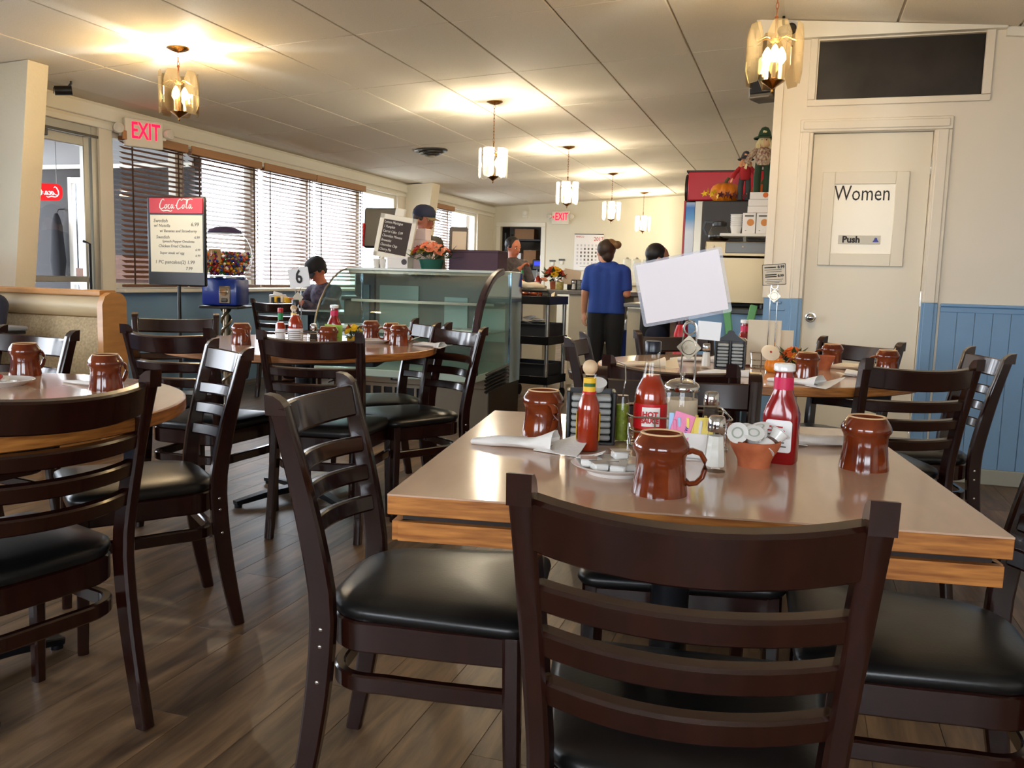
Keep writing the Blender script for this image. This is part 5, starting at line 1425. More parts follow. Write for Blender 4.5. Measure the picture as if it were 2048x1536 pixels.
o = bottle('spray_bottle', 'white plastic spray bottle on the blue bin', 'bottle', (-1.60, 8.56, 0.63), [(0.03, 0), (0.032, 0.005), (0.032, 0.09), (0.02, 0.12), (0.012, 0.135), (0.012, 0.15)], ceramic, 0.10, cap=[(0, 0.19), (0.012, 0.188), (0.014, 0.15), (0, 0.15)], capmat=ceramic)

# on the counter
z = 1.0
o = napkin(-2.76, 9.05, 175, 'large cream napkin bundle at the left end of the service counter', 0.34, 0.8, 0.055, creampaper, z)
t = bottle('hot_sauce_bottle', 'green-necked sauce bottle at the left of the service counter', 'bottle', (-2.88, 9.10, z), [(0.022, 0), (0.023, 0.09), (0.011, 0.12), (0.011, 0.16)], redsauce, 0.10, cap=[(0, 0.2), (0.013, 0.198), (0.013, 0.16), (0, 0.16)], capmat=MATS['green_foil'])
big_sauce((-2.73, 9.2, z), 'large hot sauce bottle on the service counter', True)
flowerpot((-2.55, 9.22, z), 'red and orange autumn bouquet on the service counter', [frd, for_, frd, fy], terracotta, 0.05, 0.09, 14, 0.10, 21, 0.055, 0.12)
o = MB().box((-2.36, 9.25, z + 0.135), (0.19, 0.003, 0.17), rotm(math.radians(6), math.radians(10), 0)).build('paper_sign', creampaper); tag(o, 'blank cream paper sign standing on the service counter', 'sign')
MB().box((-2.36, 9.262, z + 0.03), (0.10, 0.05, 0.06), None, 0.006).build('sign_base', blackplastic, o)
jelly_rack((-2.26, 9.08, z), 0.1, 'black condiment rack on the service counter beside the cream sign', 0.10)
t = bottle('sugar_jar', 'yellowish glass jar on the service counter', 'jar', (-2.44, 9.04, z), [(0.04, 0), (0.045, 0.005), (0.045, 0.09), (0.04, 0.10)], mat('pickle_yellow', (206, 190, 110), 0.6, var=0.4, scale=60), 0.085, glass=clearglass, cap=[(0, 0.115), (0.04, 0.112), (0.042, 0.10), (0, 0.10)], capmat=chrome)
t = thing('squeeze_bottle', 'red squeeze ketchup bottle left of the server', 'bottle', (-2.16, 9.15, z))
MB().lathe([(0, 0), (0.03, 0), (0.032, 0.01), (0.032, 0.13), (0.02, 0.15), (0.018, 0.16), (0, 0.16)], n=20).build('body', mat('squeeze_red', (214, 30, 34), 0.3), t)
MB().lathe([(0.018, 0.16), (0.015, 0.18), (0.006, 0.22), (0, 0.222)], n=16).build('nozzle', MATS['squeeze_red'], t)
o = MB().lathe([(0, 0), (0.03, 0), (0.055, 0.05), (0.06, 0.075), (0.055, 0.075), (0.03, 0.01), (0, 0.008)], n=24).build('bowl', ceramic, None, (-2.14, 9.02, z)); tag(o, 'white bowl on the counter in front of the squeeze bottle', 'bowl')
shaker((-2.27, 8.98, z), 'salt shaker on the service counter left of the white bowl', saltm)

# coffee station behind the server
for k, (x, y) in enumerate(((-2.02, 10.62), (-1.90, 10.60), (-1.78, 10.62))):
    t = thing('glass_canister', 'tall clear canister on the coffee station, %s' % ('left', 'middle', 'right')[k], 'canister', (x, y, 1.10), 0, 'canisters on the coffee station')
    MB().lathe([(0, 0), (0.05, 0), (0.052, 0.005), (0.05, 0.26), (0.045, 0.28), (0, 0.281)], n=24).build('glass_body', glassmat('milky_glass', (0.95, 0.96, 0.94), haze=0.25, hazecol=(0.9, 0.92, 0.88)) if 'milky_glass' not in MATS else MATS['milky_glass'], t)
    MB().lathe([(0, 0.30), (0.012, 0.30), (0.02, 0.285), (0.046, 0.28), (0, 0.278)], n=20).build('lid', chrome, t)
cst = thing('coffee_station', 'white coffee station cabinet behind the server', 'cabinet', (-1.85, 10.75, 0))
MB().bb(-0.45, 0.45, -0.25, 0.25, 0, 1.06).build('cabinet', ctr_side, cst); MB().bb(-0.47, 0.47, -0.27, 0.25, 1.06, 1.10, 0.005).build('top', whitepaint, cst)
for k, x in enumerate((-0.22, 0.22)):
    MB().bb(x - 0.20, x + 0.20, -0.265, -0.25, 0.08, 1.02, 0.004).build('cabinet_door', whitepaint, cst)
cmk = thing('coffee_maker', 'white coffee maker with a black pot behind the server', 'coffee maker', (-1.62, 10.6, 1.10))
MB().bb(-0.10, 0.10, -0.02, 0.10, 0, 0.20).bb(-0.10, 0.10, -0.14, 0.10, 0.20, 0.27, 0.01).bb(-0.10, 0.10, -0.14, 0.10, 0, 0.02).build('body', whitepaint, cmk)
MB().lathe([(0, 0.02), (0.06, 0.02), (0.075, 0.07), (0.055, 0.13), (0.05, 0.15), (0, 0.15)], (0, -0.07, 0), 20).build('pot', blackplastic, cmk)

# back wall: calendar, notice plates
cl = thing('wall_calendar', 'white wall calendar on the back wall', 'calendar', (-3.54, YB - 0.012, 1.60))
MB().box((0, 0, 0), (0.52, 0.01, 0.62)).build('sheet', paper, cl)
MB().box((0, -0.004, 0.31), (0.52, 0.012, 0.014)).build('binding', darksteel, cl)
text('lettering', '2017', 0.10, inkred, cl, (0.17, -0.0065, 0.225), sx=0.85); text('lettering', 'MARCO', 0.045, inkred, cl, (-0.16, -0.0065, 0.265), sx=0.9)
for r_ in range(6):
    for c_ in range(7): MB().bb(-0.215 + 0.066 * c_, -0.185 + 0.066 * c_, -0.007, -0.0055, 0.10 - 0.062 * r_, 0.135 - 0.062 * r_).build('day_box', inkgrey if (c_ - 3) ** 2 + (r_ - 2.5) ** 2 < 6 else mat('cal_pale', (206, 202, 204), 0.7) if 'cal_pale' not in MATS else MATS['cal_pale'], cl)
MB().bb(-0.15, 0.2, -0.0065, -0.0055, -0.25, -0.245).build('rule_line', inkblack, cl)
for k, (x, z, lab) in enumerate(((-4.19, 1.44, 'small dark plate on the back wall beside the store room door, left'), (-4.02, 1.46, 'small dark plate on the back wall beside the store room door, right'))):
    o = MB().box((x, YB - 0.008, z), (0.11, 0.014, 0.03), None, 0.003).build('wall_plate', darksteel); tag(o, lab, 'wall plate', 'plates on the back wall')
    MB().box((x, YB - 0.016, z - 0.05), (0.05, 0.01, 0.06), None, 0.003).build('switch', whitepaint, o)
o = MB().sph((-4.72, YB - 0.03, 2.27), 0.05, (1, 0.5, 1.1), 14).build('alarm_bell', whitepaint); tag(o, 'white alarm fitting above the store room doorway', 'alarm')
MB().box((-4.72, YB - 0.008, 2.25), (0.10, 0.012, 0.13), None, 0.004).build('back_plate', whitepaint, o)

# store room: shelf unit and boxes
ss = thing('storage_shelf', 'dark storage shelf seen through the back doorway', 'shelf', (-5.0, 16.7, 0))
for z in (0.4, 0.9, 1.38, 1.85): MB().bb(-0.6, 0.7, -0.22, 0.22, z, z + 0.03).build('shelf_board', mat('shelf_dark', (44, 38, 36), 0.6) if 'shelf_dark' not in MATS else MATS['shelf_dark'], ss)
for x in (-0.6, 0.68):
    for y in (-0.2, 0.2): MB().bb(x, x + 0.03, y - 0.015, y + 0.015, 0, 2.0).build('upright', MATS['shelf_dark'], ss)
cb = mat('cardboard', (150, 108, 72), 0.8)
for k, (x, w, h, z, m_, lab) in enumerate(((-5.38, 0.24, 0.20, 1.41, paper, 'white carton'), (-5.08, 0.26, 0.26, 1.41, cb, 'brown carton'), (-4.72, 0.30, 0.16, 1.41, paper, 'low white carton'), (-5.2, 0.4, 0.2, 1.88, cb, 'wide brown carton'), (-4.7, 0.3, 0.25, 0.93, cb, 'lower brown carton'))):
    o = MB().box((x, 16.65, z + h / 2), (w, 0.3, h), None, 0.004).build('storage_carton', m_); tag(o, lab + ' on the store room shelf', 'box', 'cartons in the store room')
    MB().box((x, 16.65, z + h + 0.001), (0.05, 0.302, 0.002)).build('tape', mat('tape_tan', (180, 150, 110), 0.4) if 'tape_tan' not in MATS else MATS['tape_tan'], o)
sl_ = thing('blue_display', 'small machine with a glowing blue display in the store room', 'machine', (-4.62, 15.6, 0))
MB().bb(-0.18, 0.18, -0.15, 0.15, 0, 1.28, 0.01).build('body', darksteel, sl_); MB().bb(-0.09, 0.09, -0.12, 0.1, 1.28, 1.47, 0.015).build('head', blackplastic, sl_)
MB().bb(-0.055, 0.055, -0.124, -0.12, 1.36, 1.43).build('screen', emitmat('blue_led', (50, 60, 255), 1.6), sl_)

# ------------------------------------------------------------------ drinks cooler, fridge, machine, shelf at the right
ck = thing('drinks_cooler', 'red-topped drinks cooler at the end of the service area', 'cooler', (0, 0, 0))
MB().bb(-0.985, -0.25, 7.75, 8.45, 0.08, 1.815, 0.01).build('cabinet', mat('cooler_black', (38, 34, 34), 0.4), ck)
MB().bb(-0.97, -0.25, 7.72, 8.45, 1.815, 2.055, 0.008).build('header', cokered, ck)
MB().bb(-0.99, -0.25, 7.74, 8.45, 2.055, 2.07).build('header_lid', MATS['cooler_black'], ck)
MB().cyl((-0.99, 7.95, 1.93), (-1.01, 7.95, 1.93), 0.13, n=28).build('side_disc', MATS['cooler_black'], ck)
MB().cyl((-0.99, 7.95, 1.50), (-1.01, 7.95, 1.50), 0.07, n=28).build('side_disc', MATS['cooler_black'], ck)
MB().bb(-1.0, -0.985, 7.75, 8.45, 0.1, 1.815).build('red_edge', cokered, ck)
pm2 = bpy.data.materials.new('poster_sky'); pm2.use_nodes = True
nt = pm2.node_tree; tc = nt.nodes.new('ShaderNodeTexCoord'); sp_ = nt.nodes.new('ShaderNodeSeparateXYZ'); rp = nt.nodes.new('ShaderNodeValToRGB'); mr = nt.nodes.new('ShaderNodeMapRange')
nt.links.new(tc.outputs['Object'], sp_.inputs[0]); nt.links.new(sp_.outputs['Z'], mr.inputs['Value']); mr.inputs['From Min'].default_value = 0.9; mr.inputs['From Max'].default_value = 1.8
for k, (p, c_) in enumerate(((0.0, (150, 30, 40)), (0.40, (90, 60, 150)), (0.5, (236, 236, 240)), (0.72, (236, 240, 246)), (0.85, (70, 160, 226)), (0.95, (40, 120, 210)), (1.0, (190, 210, 236)))):
    e = rp.color_ramp.elements[k] if k < 2 else rp.color_ramp.elements.new(p)
    e.position = p; e.color = lin(c_) + (1,)
nt.links.new(mr.outputs[0], rp.inputs[0]); nt.links.new(rp.outputs[0], nt.nodes['Principled BSDF'].inputs['Base Color']); nt.nodes['Principled BSDF'].inputs['Roughness'].default_value = 0.2
MB().bb(-0.98, -0.905, 7.742, 7.75, 0.9, 1.80).build('poster', pm2, ck)
MB().bb(-0.903, -0.83, 7.735, 7.75, 0.1, 1.81, 0.003).build('steel_strip', steel, ck)
fg = thing('black_fridge', 'black upright fridge with pumpkins on top', 'fridge', (0, 0, 0))
MB().bb(-0.76, -0.16, 6.97, 7.62, 0.05, 1.742, 0.01).build('cabinet', mat('fridge_black', (52, 48, 46), 0.5), fg)
MB().bb(-0.765, -0.76, 7.08, 7.60, 0.1, 1.70).build('door_seal', blackrubber, fg)
MB().cyl((-0.775, 7.12, 0.9), (-0.775, 7.12, 1.3), 0.012, n=10).build('door_handle', darksteel, fg)
for x in (-0.7, -0.22):
    for y in (7.1, 7.56): MB().cyl((x, y, 0), (x, y, 0.05), 0.02, n=10).build('foot', blackrubber, fg)
pumpkin((-0.605, 7.14, 1.745), 0.118, 'wide orange pumpkin on top of the black fridge', orange, 'pumpkin', 0.72)
pumpkin((-0.335, 7.16, 1.745), 0.080, 'taller orange pumpkin half hidden by cookie boxes on the fridge', mat('pumpkin_deep', (224, 98, 14), 0.45, var=0.15, scale=7), 'pumpkin', 1.0)
lf = thing('leaf_garland', 'yellow and red leaf garland in front of the pumpkins', 'garland', (-0.62, 7.0, 1.758))
for k in range(16):
    M = Matrix.Translation((-0.13 + 0.025 * k, -0.01 + 0.012 * (k % 3), 0.02 + 0.015 * (k % 2) + (0.02 if k < 4 else 0))) @ rotm(1.2 + 0.3 * (k % 3), 0.3 * (k % 4) - 0.5, k * 1.3)
    pts = []
    for q in range(10):
        a = 2 * PI * q / 10; r_ = 0.030 if q % 2 == 0 else 0.013
        pts.append((r_ * math.cos(a), r_ * math.sin(a)))
    MB().prism(pts, 0.0015, M).build('leaf', fy if k < 5 else mat('leaf_maroon', (96, 20, 30), 0.6) if 'leaf_maroon' not in MATS else MATS['leaf_maroon'] if k < 13 else fo_, lf)


def scarecrow(loc, hgt, lab, hat, hair, shirt, pants, rz=0.0):
    t = thing('scarecrow_doll', lab, 'doll', loc, rz)
    s_ = hgt
    for sx in (-1, 1):
        MB().tube([(sx * 0.06 * s_, 0, 0.46 * s_), (sx * 0.075 * s_, -0.02 * s_, 0.25 * s_), (sx * 0.07 * s_, -0.03 * s_, 0.02 * s_)], 0.055 * s_, 10, up=(0, 1, 0)).build('leg', pants, t)
        MB().tube([(sx * 0.10 * s_, 0, 0.66 * s_), (sx * 0.19 * s_, -0.03 * s_, 0.56 * s_), (sx * 0.24 * s_, -0.05 * s_, 0.45 * s_)], 0.045 * s_, 10, up=(0, 1, 0)).build('arm', shirt, t)
        h = MB(); r2_ = random.Random(int(s_ * 100) + sx)
        for q in range(10):
            b = r2_.uniform(-0.5, 0.5)
            h.bar([(sx * 0.235 * s_, -0.05 * s_, 0.46 * s_), (sx * (0.26 + 0.05 * b) * s_, (-0.07 + 0.06 * b) * s_, (0.36 + 0.03 * r2_.random()) * s_)], 0.006, 0.003)
        h.build('straw_hand', hair, t)
    MB().lathe([(0, 0.40 * s_), (0.10 * s_, 0.42 * s_), (0.12 * s_, 0.55 * s_), (0.10 * s_, 0.66 * s_), (0.04 * s_, 0.70 * s_), (0, 0.70 * s_)], n=18).build('torso', shirt, t)
    hd_ = MB().sph((0, 0, 0.77 * s_), 0.095 * s_, (1, 0.95, 1), 16).build('head', mat('doll_cloth', (226, 190, 150), 0.8) if 'doll_cloth' not in MATS else MATS['doll_cloth'], t)
    for sx in (-1, 1): MB().sph((sx * 0.032 * s_, -0.087 * s_, 0.79 * s_), 0.010 * s_, n=8).build('eye', inkblack, hd_)
    h = MB(); r2_ = random.Random(9)
    for q in range(34):
        a = r2_.uniform(0, 2 * PI)
        h.bar([(0.08 * s_ * math.cos(a), 0.08 * s_ * math.sin(a), 0.83 * s_), (0.115 * s_ * math.cos(a), 0.115 * s_ * math.sin(a), 0.75 * s_), (0.12 * s_ * math.cos(a + 0.2), 0.12 * s_ * math.sin(a + 0.2), (0.66 + 0.05 * r2_.random()) * s_)], 0.016 * s_, 0.006 * s_)
    h.build('straw_hair', hair, t)
    MB().lathe([(0.16 * s_, 0.815 * s_), (0.165 * s_, 0.83 * s_), (0.10 * s_, 0.86 * s_), (0.085 * s_, 0.92 * s_), (0.05 * s_, 0.98 * s_), (0.0, 1.0 * s_)], n=20).build('hat', hat, t)
    MB().box((0.0, -0.075 * s_, 0.90 * s_), (0.06 * s_, 0.03 * s_, 0.06 * s_), rotm(0.2, 0.3, 0), 0.01 * s_).build('hat_patch', hair, t)
    return t


straw = mat('straw_cream', (232, 218, 168), 0.8); strawp = mat('straw_peach', (232, 168, 120), 0.8)
scarecrow((-0.455, 7.02, 1.743), 0.38, 'smaller scarecrow doll in red leaning over the pumpkins', mat('hat_charcoal', (56, 54, 58), 0.8), strawp, mat('doll_red', (176, 30, 36), 0.8), mat('doll_grey', (60, 66, 66), 0.8))
scarecrow((-0.30, 6.46, 1.743), 0.46, 'larger scarecrow doll in a green hat on the cookie boxes', mat('hat_green', (36, 66, 40), 0.8), straw, mat('doll_plaid', (206, 190, 160), 0.8, var=0.5, scale=60, rgb2=(120, 70, 60)), mat('doll_green', (34, 60, 38), 0.8))

ps = thing('blue_half_wall', 'blue painted half wall under the steel machine', 'half wall', (0, 0, 0))
MB().bb(-0.74, -0.10, 6.30, 6.95, 0, 0.90).build('panel', bluepaint, ps); MB().bb(-0.76, -0.10, 6.27, 6.97, 0.90, 0.94, 0.006).build('cap', mat('dark_cap', (60, 66, 66), 0.4), ps)
MB().bb(-0.74, -0.10, 6.292, 6.30, 0.78, 0.80).build('moulding', bluepaint, ps)
sm = thing('steel_machine', 'stainless steel ice and coffee machine under the shelf', 'machine', (0, 0, 0))
MB().bb(-0.66, -0.205, 6.42, 6.90, 0.97, 1.30, 0.008).build('body', warmsteel, sm); MB().bb(-0.66, -0.205, 6.40, 6.90, 1.30, 1.41, 0.008).build('top_unit', warmsteel, sm)
MB().bb(-0.52, -0.23, 6.392, 6.40, 1.325, 1.40, 0.003).build('dark_panel', darksteel, sm); MB().bb(-0.23, -0.205, 6.41, 6.42, 0.98, 1.30).build('side_rack', blackplastic, sm)
for x in (-0.60, -0.40): MB().sph((x, 6.395, 1.37), 0.008, n=10).build('indicator', creampaper, sm)
for x in (-0.62, -0.25):
    for y in (6.46, 6.86): MB().cyl((x, y, 0.94), (x, y, 0.97), 0.015, n=8).build('foot', blackplastic, sm)
ws = thing('wall_shelf', 'white wall shelf loaded with cookie boxes', 'shelf', (0, 0, 0))
MB().bb(-0.55, 0.10, 6.24, 6.62, 1.435, 1.455, 0.004).build('board', whitepaint, ws)
for x in (-0.4, -0.02): MB().prism([(0, 0), (0, -0.10), (0.30, 0)], 0.02, Matrix.Translation((x, 6.62, 1.435)) @ Matrix(((0, 0, 1, 0), (-1, 0, 0, 0), (0, 1, 0, 0), (0, 0, 0, 1)))).build('bracket', whitepaint, ws)
# coffee pot on the machine
cp = thing('coffee_pot', 'glass coffee pot with a black collar on the steel machine', 'coffee pot', (-0.585, 6.58, 1.41))
MB().lathe([(0, 0), (0.06, 0), (0.075, 0.02), (0.078, 0.05), (0.06, 0.10), (0.045, 0.12), (0.048, 0.135)], n=28).build('glass_body', clearglass, cp, angle=70)
MB().lathe([(0, 0.003), (0.058, 0.003), (0.072, 0.02), (0.074, 0.04), (0, 0.04)], n=28).build('coffee', mat('coffee_dark', (26, 14, 8), 0.2), cp)
MB().lathe([(0.047, 0.115), (0.05, 0.115), (0.05, 0.14), (0.03, 0.15), (0, 0.152)], n=24).build('collar', blackplastic, cp)
MB().bar([(-0.045, 0, 0.14), (-0.10, 0, 0.145), (-0.115, 0, 0.10), (-0.09, 0, 0.05)], 0.02, 0.012, up=(0, 1, 0)).build('handle', blackplastic, cp)
# cookie boxes, cup stack
bxm = mat('carton_white', (236, 232, 226), 0.5); ckm = mat('cookie_tan', (214, 140, 70), 0.6)
for k, (x, z, w, h, pic, lab) in enumerate(((-0.365, 1.456, 0.088, 0.145, 1, 'tall white cookie box on the shelf, the left one'), (-0.272, 1.456, 0.088, 0.145, 1, 'tall white cookie box on the shelf, the right one'), (-0.30, 1.602, 0.16, 0.045, 0, 'flat white box lying on the tall cookie boxes'), (-0.30, 1.648, 0.155, 0.045, 0, 'flat white box second from the top of the pile'), (-0.295, 1.694, 0.15, 0.048, 2, 'flat white box with an orange picture on top of the pile'))):
    t = thing('cookie_box', lab, 'box', (x, 6.42, z), 0, 'white cookie boxes')
    MB().box((0, 0, h / 2), (w, 0.16, h), None, 0.002).build('carton', bxm, t)
    if pic == 1:
        MB().cyl((0.01, -0.0805, h * 0.55), (0.01, -0.0815, h * 0.55), 0.024, n=20).build('cookie_print', ckm, t)
        MB().bb(-0.03, 0.03, -0.0815, -0.0802, h * 0.82, h * 0.90).build('name_print', inkgrey, t)
        MB().bb(-0.025, -0.015, -0.0815, -0.0802, h * 0.15, h * 0.18).build('small_print', inkgrey, t)
    if pic == 2:
        MB().cyl((0.03, -0.0805, h * 0.6), (0.03, -0.0815, h * 0.6), 0.018, n=20).build('cookie_print', for_, t)
for k in range(6):
    o = MB().lathe([(0, 0), (0.030, 0), (0.040, 0.055), (0.043, 0.057), (0.041, 0.06), (0.028, 0.004), (0, 0.003)], n=20).build('foam_cup', ceramic, None, (-0.455, 6.40, 1.456 + 0.016 * k + 0.0), (0.02 * k, 0.0, 0))
    tag(o, 'white foam cup in the leaning stack on the shelf, %s from the bottom' % ('first', 'second', 'third', 'fourth', 'fifth', 'sixth')[k], 'cup', 'foam cups on the shelf')
# green booster trays and the red canister behind the card
for k, (x, rz) in enumerate(((-0.46, -0.25), (-0.31, 0.3))):
    o = MB().box((x, 6.20, 0.86), (0.05, 0.03, 0.22), rotm(0, rz * 0.6, 0), 0.006).build('highchair', mat('dusty_green', (96, 164, 104), 0.5) if 'dusty_green' not in MATS else MATS['dusty_green'])
    tag(o, 'green plastic highchair side behind the cream menus, %s' % ('left' if k == 0 else 'right'), 'highchair part', 'green highchair sides')
    MB().box((x, 6.215, 0.38), (0.045, 0.028, 0.76), None, 0.006).build('leg', MATS['dusty_green'], o)
o = thing('red_canister', 'red canister on the floor behind the laminated card', 'canister', (-0.80, 6.45, 0)); MB().lathe([(0, 0), (0.055, 0), (0.06, 0.01), (0.06, 0.74), (0.04, 0.80), (0, 0.81)], n=20).build('body', cokered, o); MB().cyl((0, 0, 0.81), (0, 0, 0.86), 0.02, n=12).build('valve', blackplastic, o)

# speaker, cameras, ceiling vent
sk = thing('wall_speaker', 'grey loudspeaker on a bracket at the corner of the restroom wall', 'speaker', (-0.275, 5.62, 2.335), math.radians(-20))
MB().box((0, 0, 0), (0.15, 0.15, 0.25), None, 0.012).build('cabinet', mat('speaker_grey', (92, 86, 76), 0.5), sk); MB().box((0, -0.078, 0.01), (0.13, 0.01, 0.21), None, 0.004).build('grille', blackplastic, sk)
MB().box((0, -0.079, -0.115), (0.12, 0.008, 0.008)).build('chrome_trim', chrome, sk); MB().box((-0.09, 0.0, 0.06), (0.06, 0.03, 0.03), rotm(0, 0.5, 0.3), 0.006).build('bracket', darksteel, sk)
for k, (loc, rz, lab) in enumerate((((-0.165, 5.42, 2.555), 0.5, 'dark security camera under the ceiling above the restroom corner'), ((-4.98, 4.98, 2.315), -0.8, 'black security camera under the ceiling above the entrance door'))):
    t = thing('security_camera', lab, 'camera', loc, rz)
    MB().cyl((0, -0.055, 0), (0, 0.055, 0.012), 0.032, n=18).build('body', blackplastic, t); MB().cyl((0, -0.057, 0), (0, -0.062, 0), 0.022, n=16).build('lens', darksteel, t)
    MB().tube([(0, 0.03, 0.03), (0, 0.05, 0.06), (0, 0.05, 0.115 if k == 0 else 0.09)], 0.008, 6, up=(1, 0, 0)).build('mount', blackplastic, t)
cv = thing('ceiling_vent', 'round chrome ceiling vent above the pastry case', 'vent', (-3.856, 8.81, ceil_z(-3.856)), rot=(0, -sl, 0))
for k, (r0, z0) in enumerate(((0.18, -0.012), (0.13, -0.035), (0.085, -0.055))):
    MB().lathe([(r0, z0 + 0.012), (r0, z0), (r0 - 0.03, z0 - 0.012), (r0 - 0.055, z0 - 0.006), (r0 - 0.05, z0)], n=36).build('vent_ring', darksteel, cv)
MB().lathe([(0, -0.078), (0.04, -0.075), (0.045, -0.06), (0.03, 0.0), (0, 0.0)], n=24).build('vent_core', steel, cv)

# sign on the restroom door
rs = thing('restroom_sign', 'framed Women sign on the cream restroom door', 'sign', (0.322, YR + 0.03, 1.505))
for a in ((-0.235, -0.165, -0.272, 0.272), (0.165, 0.235, -0.272, 0.272), (-0.165, 0.165, -0.272, -0.20), (-0.165, 0.165, 0.20, 0.272)):
    MB().bb(a[0], a[1], -0.016, 0, a[2], a[3], 0.003).build('frame_strip', doorpaint, rs)
MB().bb(-0.166, 0.166, -0.008, 0, -0.205, 0.205).build('white_panel', mat('sign_white', (250, 244, 228), 0.4), rs)
text('lettering', 'Women', 0.125, inkblack, rs, (-0.012, -0.0085, 0.145), sx=0.74)
pp = MB().bb(-0.125, 0.105, -0.012, -0.008, -0.145, -0.095, 0.001).build('push_plate', mat('plate_taupe', (176, 166, 146), 0.4, metal=0.3), rs)
text('lettering', 'Push', 0.052, inkblack, pp, (-0.055, -0.0128, -0.12), bold=0.0022)
MB().prism([(-0.016, -0.013), (0.016, -0.013), (0.016, -0.009), (0.009, 0.0), (0.006, 0.012), (-0.006, 0.012), (-0.009, 0.0), (-0.016, -0.009)], 0.001, Matrix.Translation((0.08, -0.012, -0.12)) @ UP).build('emblem', inkblue, pp)

# small window table with books and a napkin box
wtb = thing('window_table', 'dark table by the window where the man in the cap sits', 'table', (-4.35, 7.22, 0))
MB().bb(-0.42, 0.42, -0.32, 0.32, 0.735, 0.76, 0.006).build('table_top', mat('pale_grey_top', (150, 146, 138), 0.3), wtb)
MB().bb(-0.42, 0.42, -0.325, -0.315, 0.725, 0.76).build('edge_band', blackplastic, wtb); MB().cyl((0, 0, 0.03), (0, 0, 0.735), 0.04).build('pedestal', iron, wtb); MB().box((0, 0, 0.015), (0.5, 0.07, 0.03)).box((0, 0, 0.015), (0.07, 0.5, 0.03)).build('base', iron, wtb)
for k in range(5):
    o = MB().box((-4.69 + 0.034 * k, 7.12, 0.76 + 0.055 + 0.005 * (k % 2)), (0.026, 0.08, 0.11 + 0.01 * (k % 2)), None, 0.002).build('condiment_pack', (blackplastic, yellowlabel, blackplastic, creampaper, yellowlabel)[k])
    tag(o, '%s packet standing on the window table' % ('leftmost black', 'left yellow', 'middle black', 'cream', 'rightmost yellow')[k], 'packet', 'packets on the window table')
    MB().box((-4.69 + 0.034 * k, 7.079, 0.80), (0.02, 0.001, 0.05)).build('front_print', inkgrey, o)
nb = thing('napkin_box', 'white napkin box on the window table', 'box', (-4.76, 7.28, 0.76)); MB().box((0, 0, 0.065), (0.12, 0.12, 0.13), None, 0.006).build('box', ceramic, nb); MB().box((0, 0, 0.135), (0.09, 0.02, 0.03), rotm(0, 0.2, 0)).build('tissue', napkinmat, nb)
dch = dup(chair0, (-4.33, 6.80, 0), math.radians(5), 'dark chair at the window table, in shadow behind the number six table')

# entrance lobby: lit cola sign seen from behind, coat, brown rack
ns = thing('neon_sign', 'glowing red cola sign in the entrance lobby, seen in reverse', 'neon sign', (-6.93, 6.62, 1.80), math.radians(20))
MB().prism(rrect(0.40, 0.16, 0.06), 0.02, Matrix.Translation((0, 0.01, 0)) @ UP).build('panel', emitmat('sign_red_glow', (230, 20, 30), 1.0), ns)
script_logo(ns, Matrix.Translation((0.02, -0.012, 0)) @ UP, emitmat('sign_white_glow', (255, 240, 230), 2.0), 0.36, mirror=True)
for x in (-0.15, 0.15): MB().cyl((x, 0.0, 0.07), (x, 0.0, 0.80), 0.003, n=5).build('hanging_wire', darksteel, ns)
co_ = thing('hanging_coat', 'dark coat hanging in the entrance lobby beside the outer door', 'coat', (-7.04, 6.90, 1.0))
m = MB(); rings = []
for z, a, b in ((0, 0.07, 0.04), (0.15, 0.09, 0.05), (0.35, 0.07, 0.045), (0.5, 0.06, 0.04), (0.58, 0.035, 0.03), (0.62, 0.015, 0.015)):
    rings.append([m.bm.verts.new((a * (1 + 0.1 * math.sin(5 * q)) * math.cos(q), b * math.sin(q), z)) for q in [2 * PI * k / 20 for k in range(20)]])
for A, B in zip(rings, rings[1:]):
    for k in range(20): m.bm.faces.new((A[k], A[(k + 1) % 20], B[(k + 1) % 20], B[k]))
m.bm.faces.new(rings[0][::-1]); m.bm.faces.new(rings[-1]); m.build('cloth', mat('coat_black', (20, 20, 26), 0.9), co_)
MB().tube([(0, 0, 0.61), (0, 0.03, 0.66), (0, 0.10, 0.67)], 0.006, 6, up=(1, 0, 0)).build('hook', darksteel, co_)
rk = thing('lobby_rack', 'brown wooden newspaper rack in the lobby behind the first blind', 'rack', (-6.05, 6.72, 0))
MB().bb(-0.42, 0.42, -0.02, 0.20, 0, 1.22).build('back_panel', mat('rack_brown', (110, 66, 42), 0.6), rk)
for z in (0.25, 0.5, 0.75, 1.0): MB().bb(-0.42, 0.42, -0.16, -0.02, z, z + 0.02).bb(-0.42, 0.42, -0.17, -0.155, z, z + 0.09).build('rack_shelf', MATS['rack_brown'], rk)

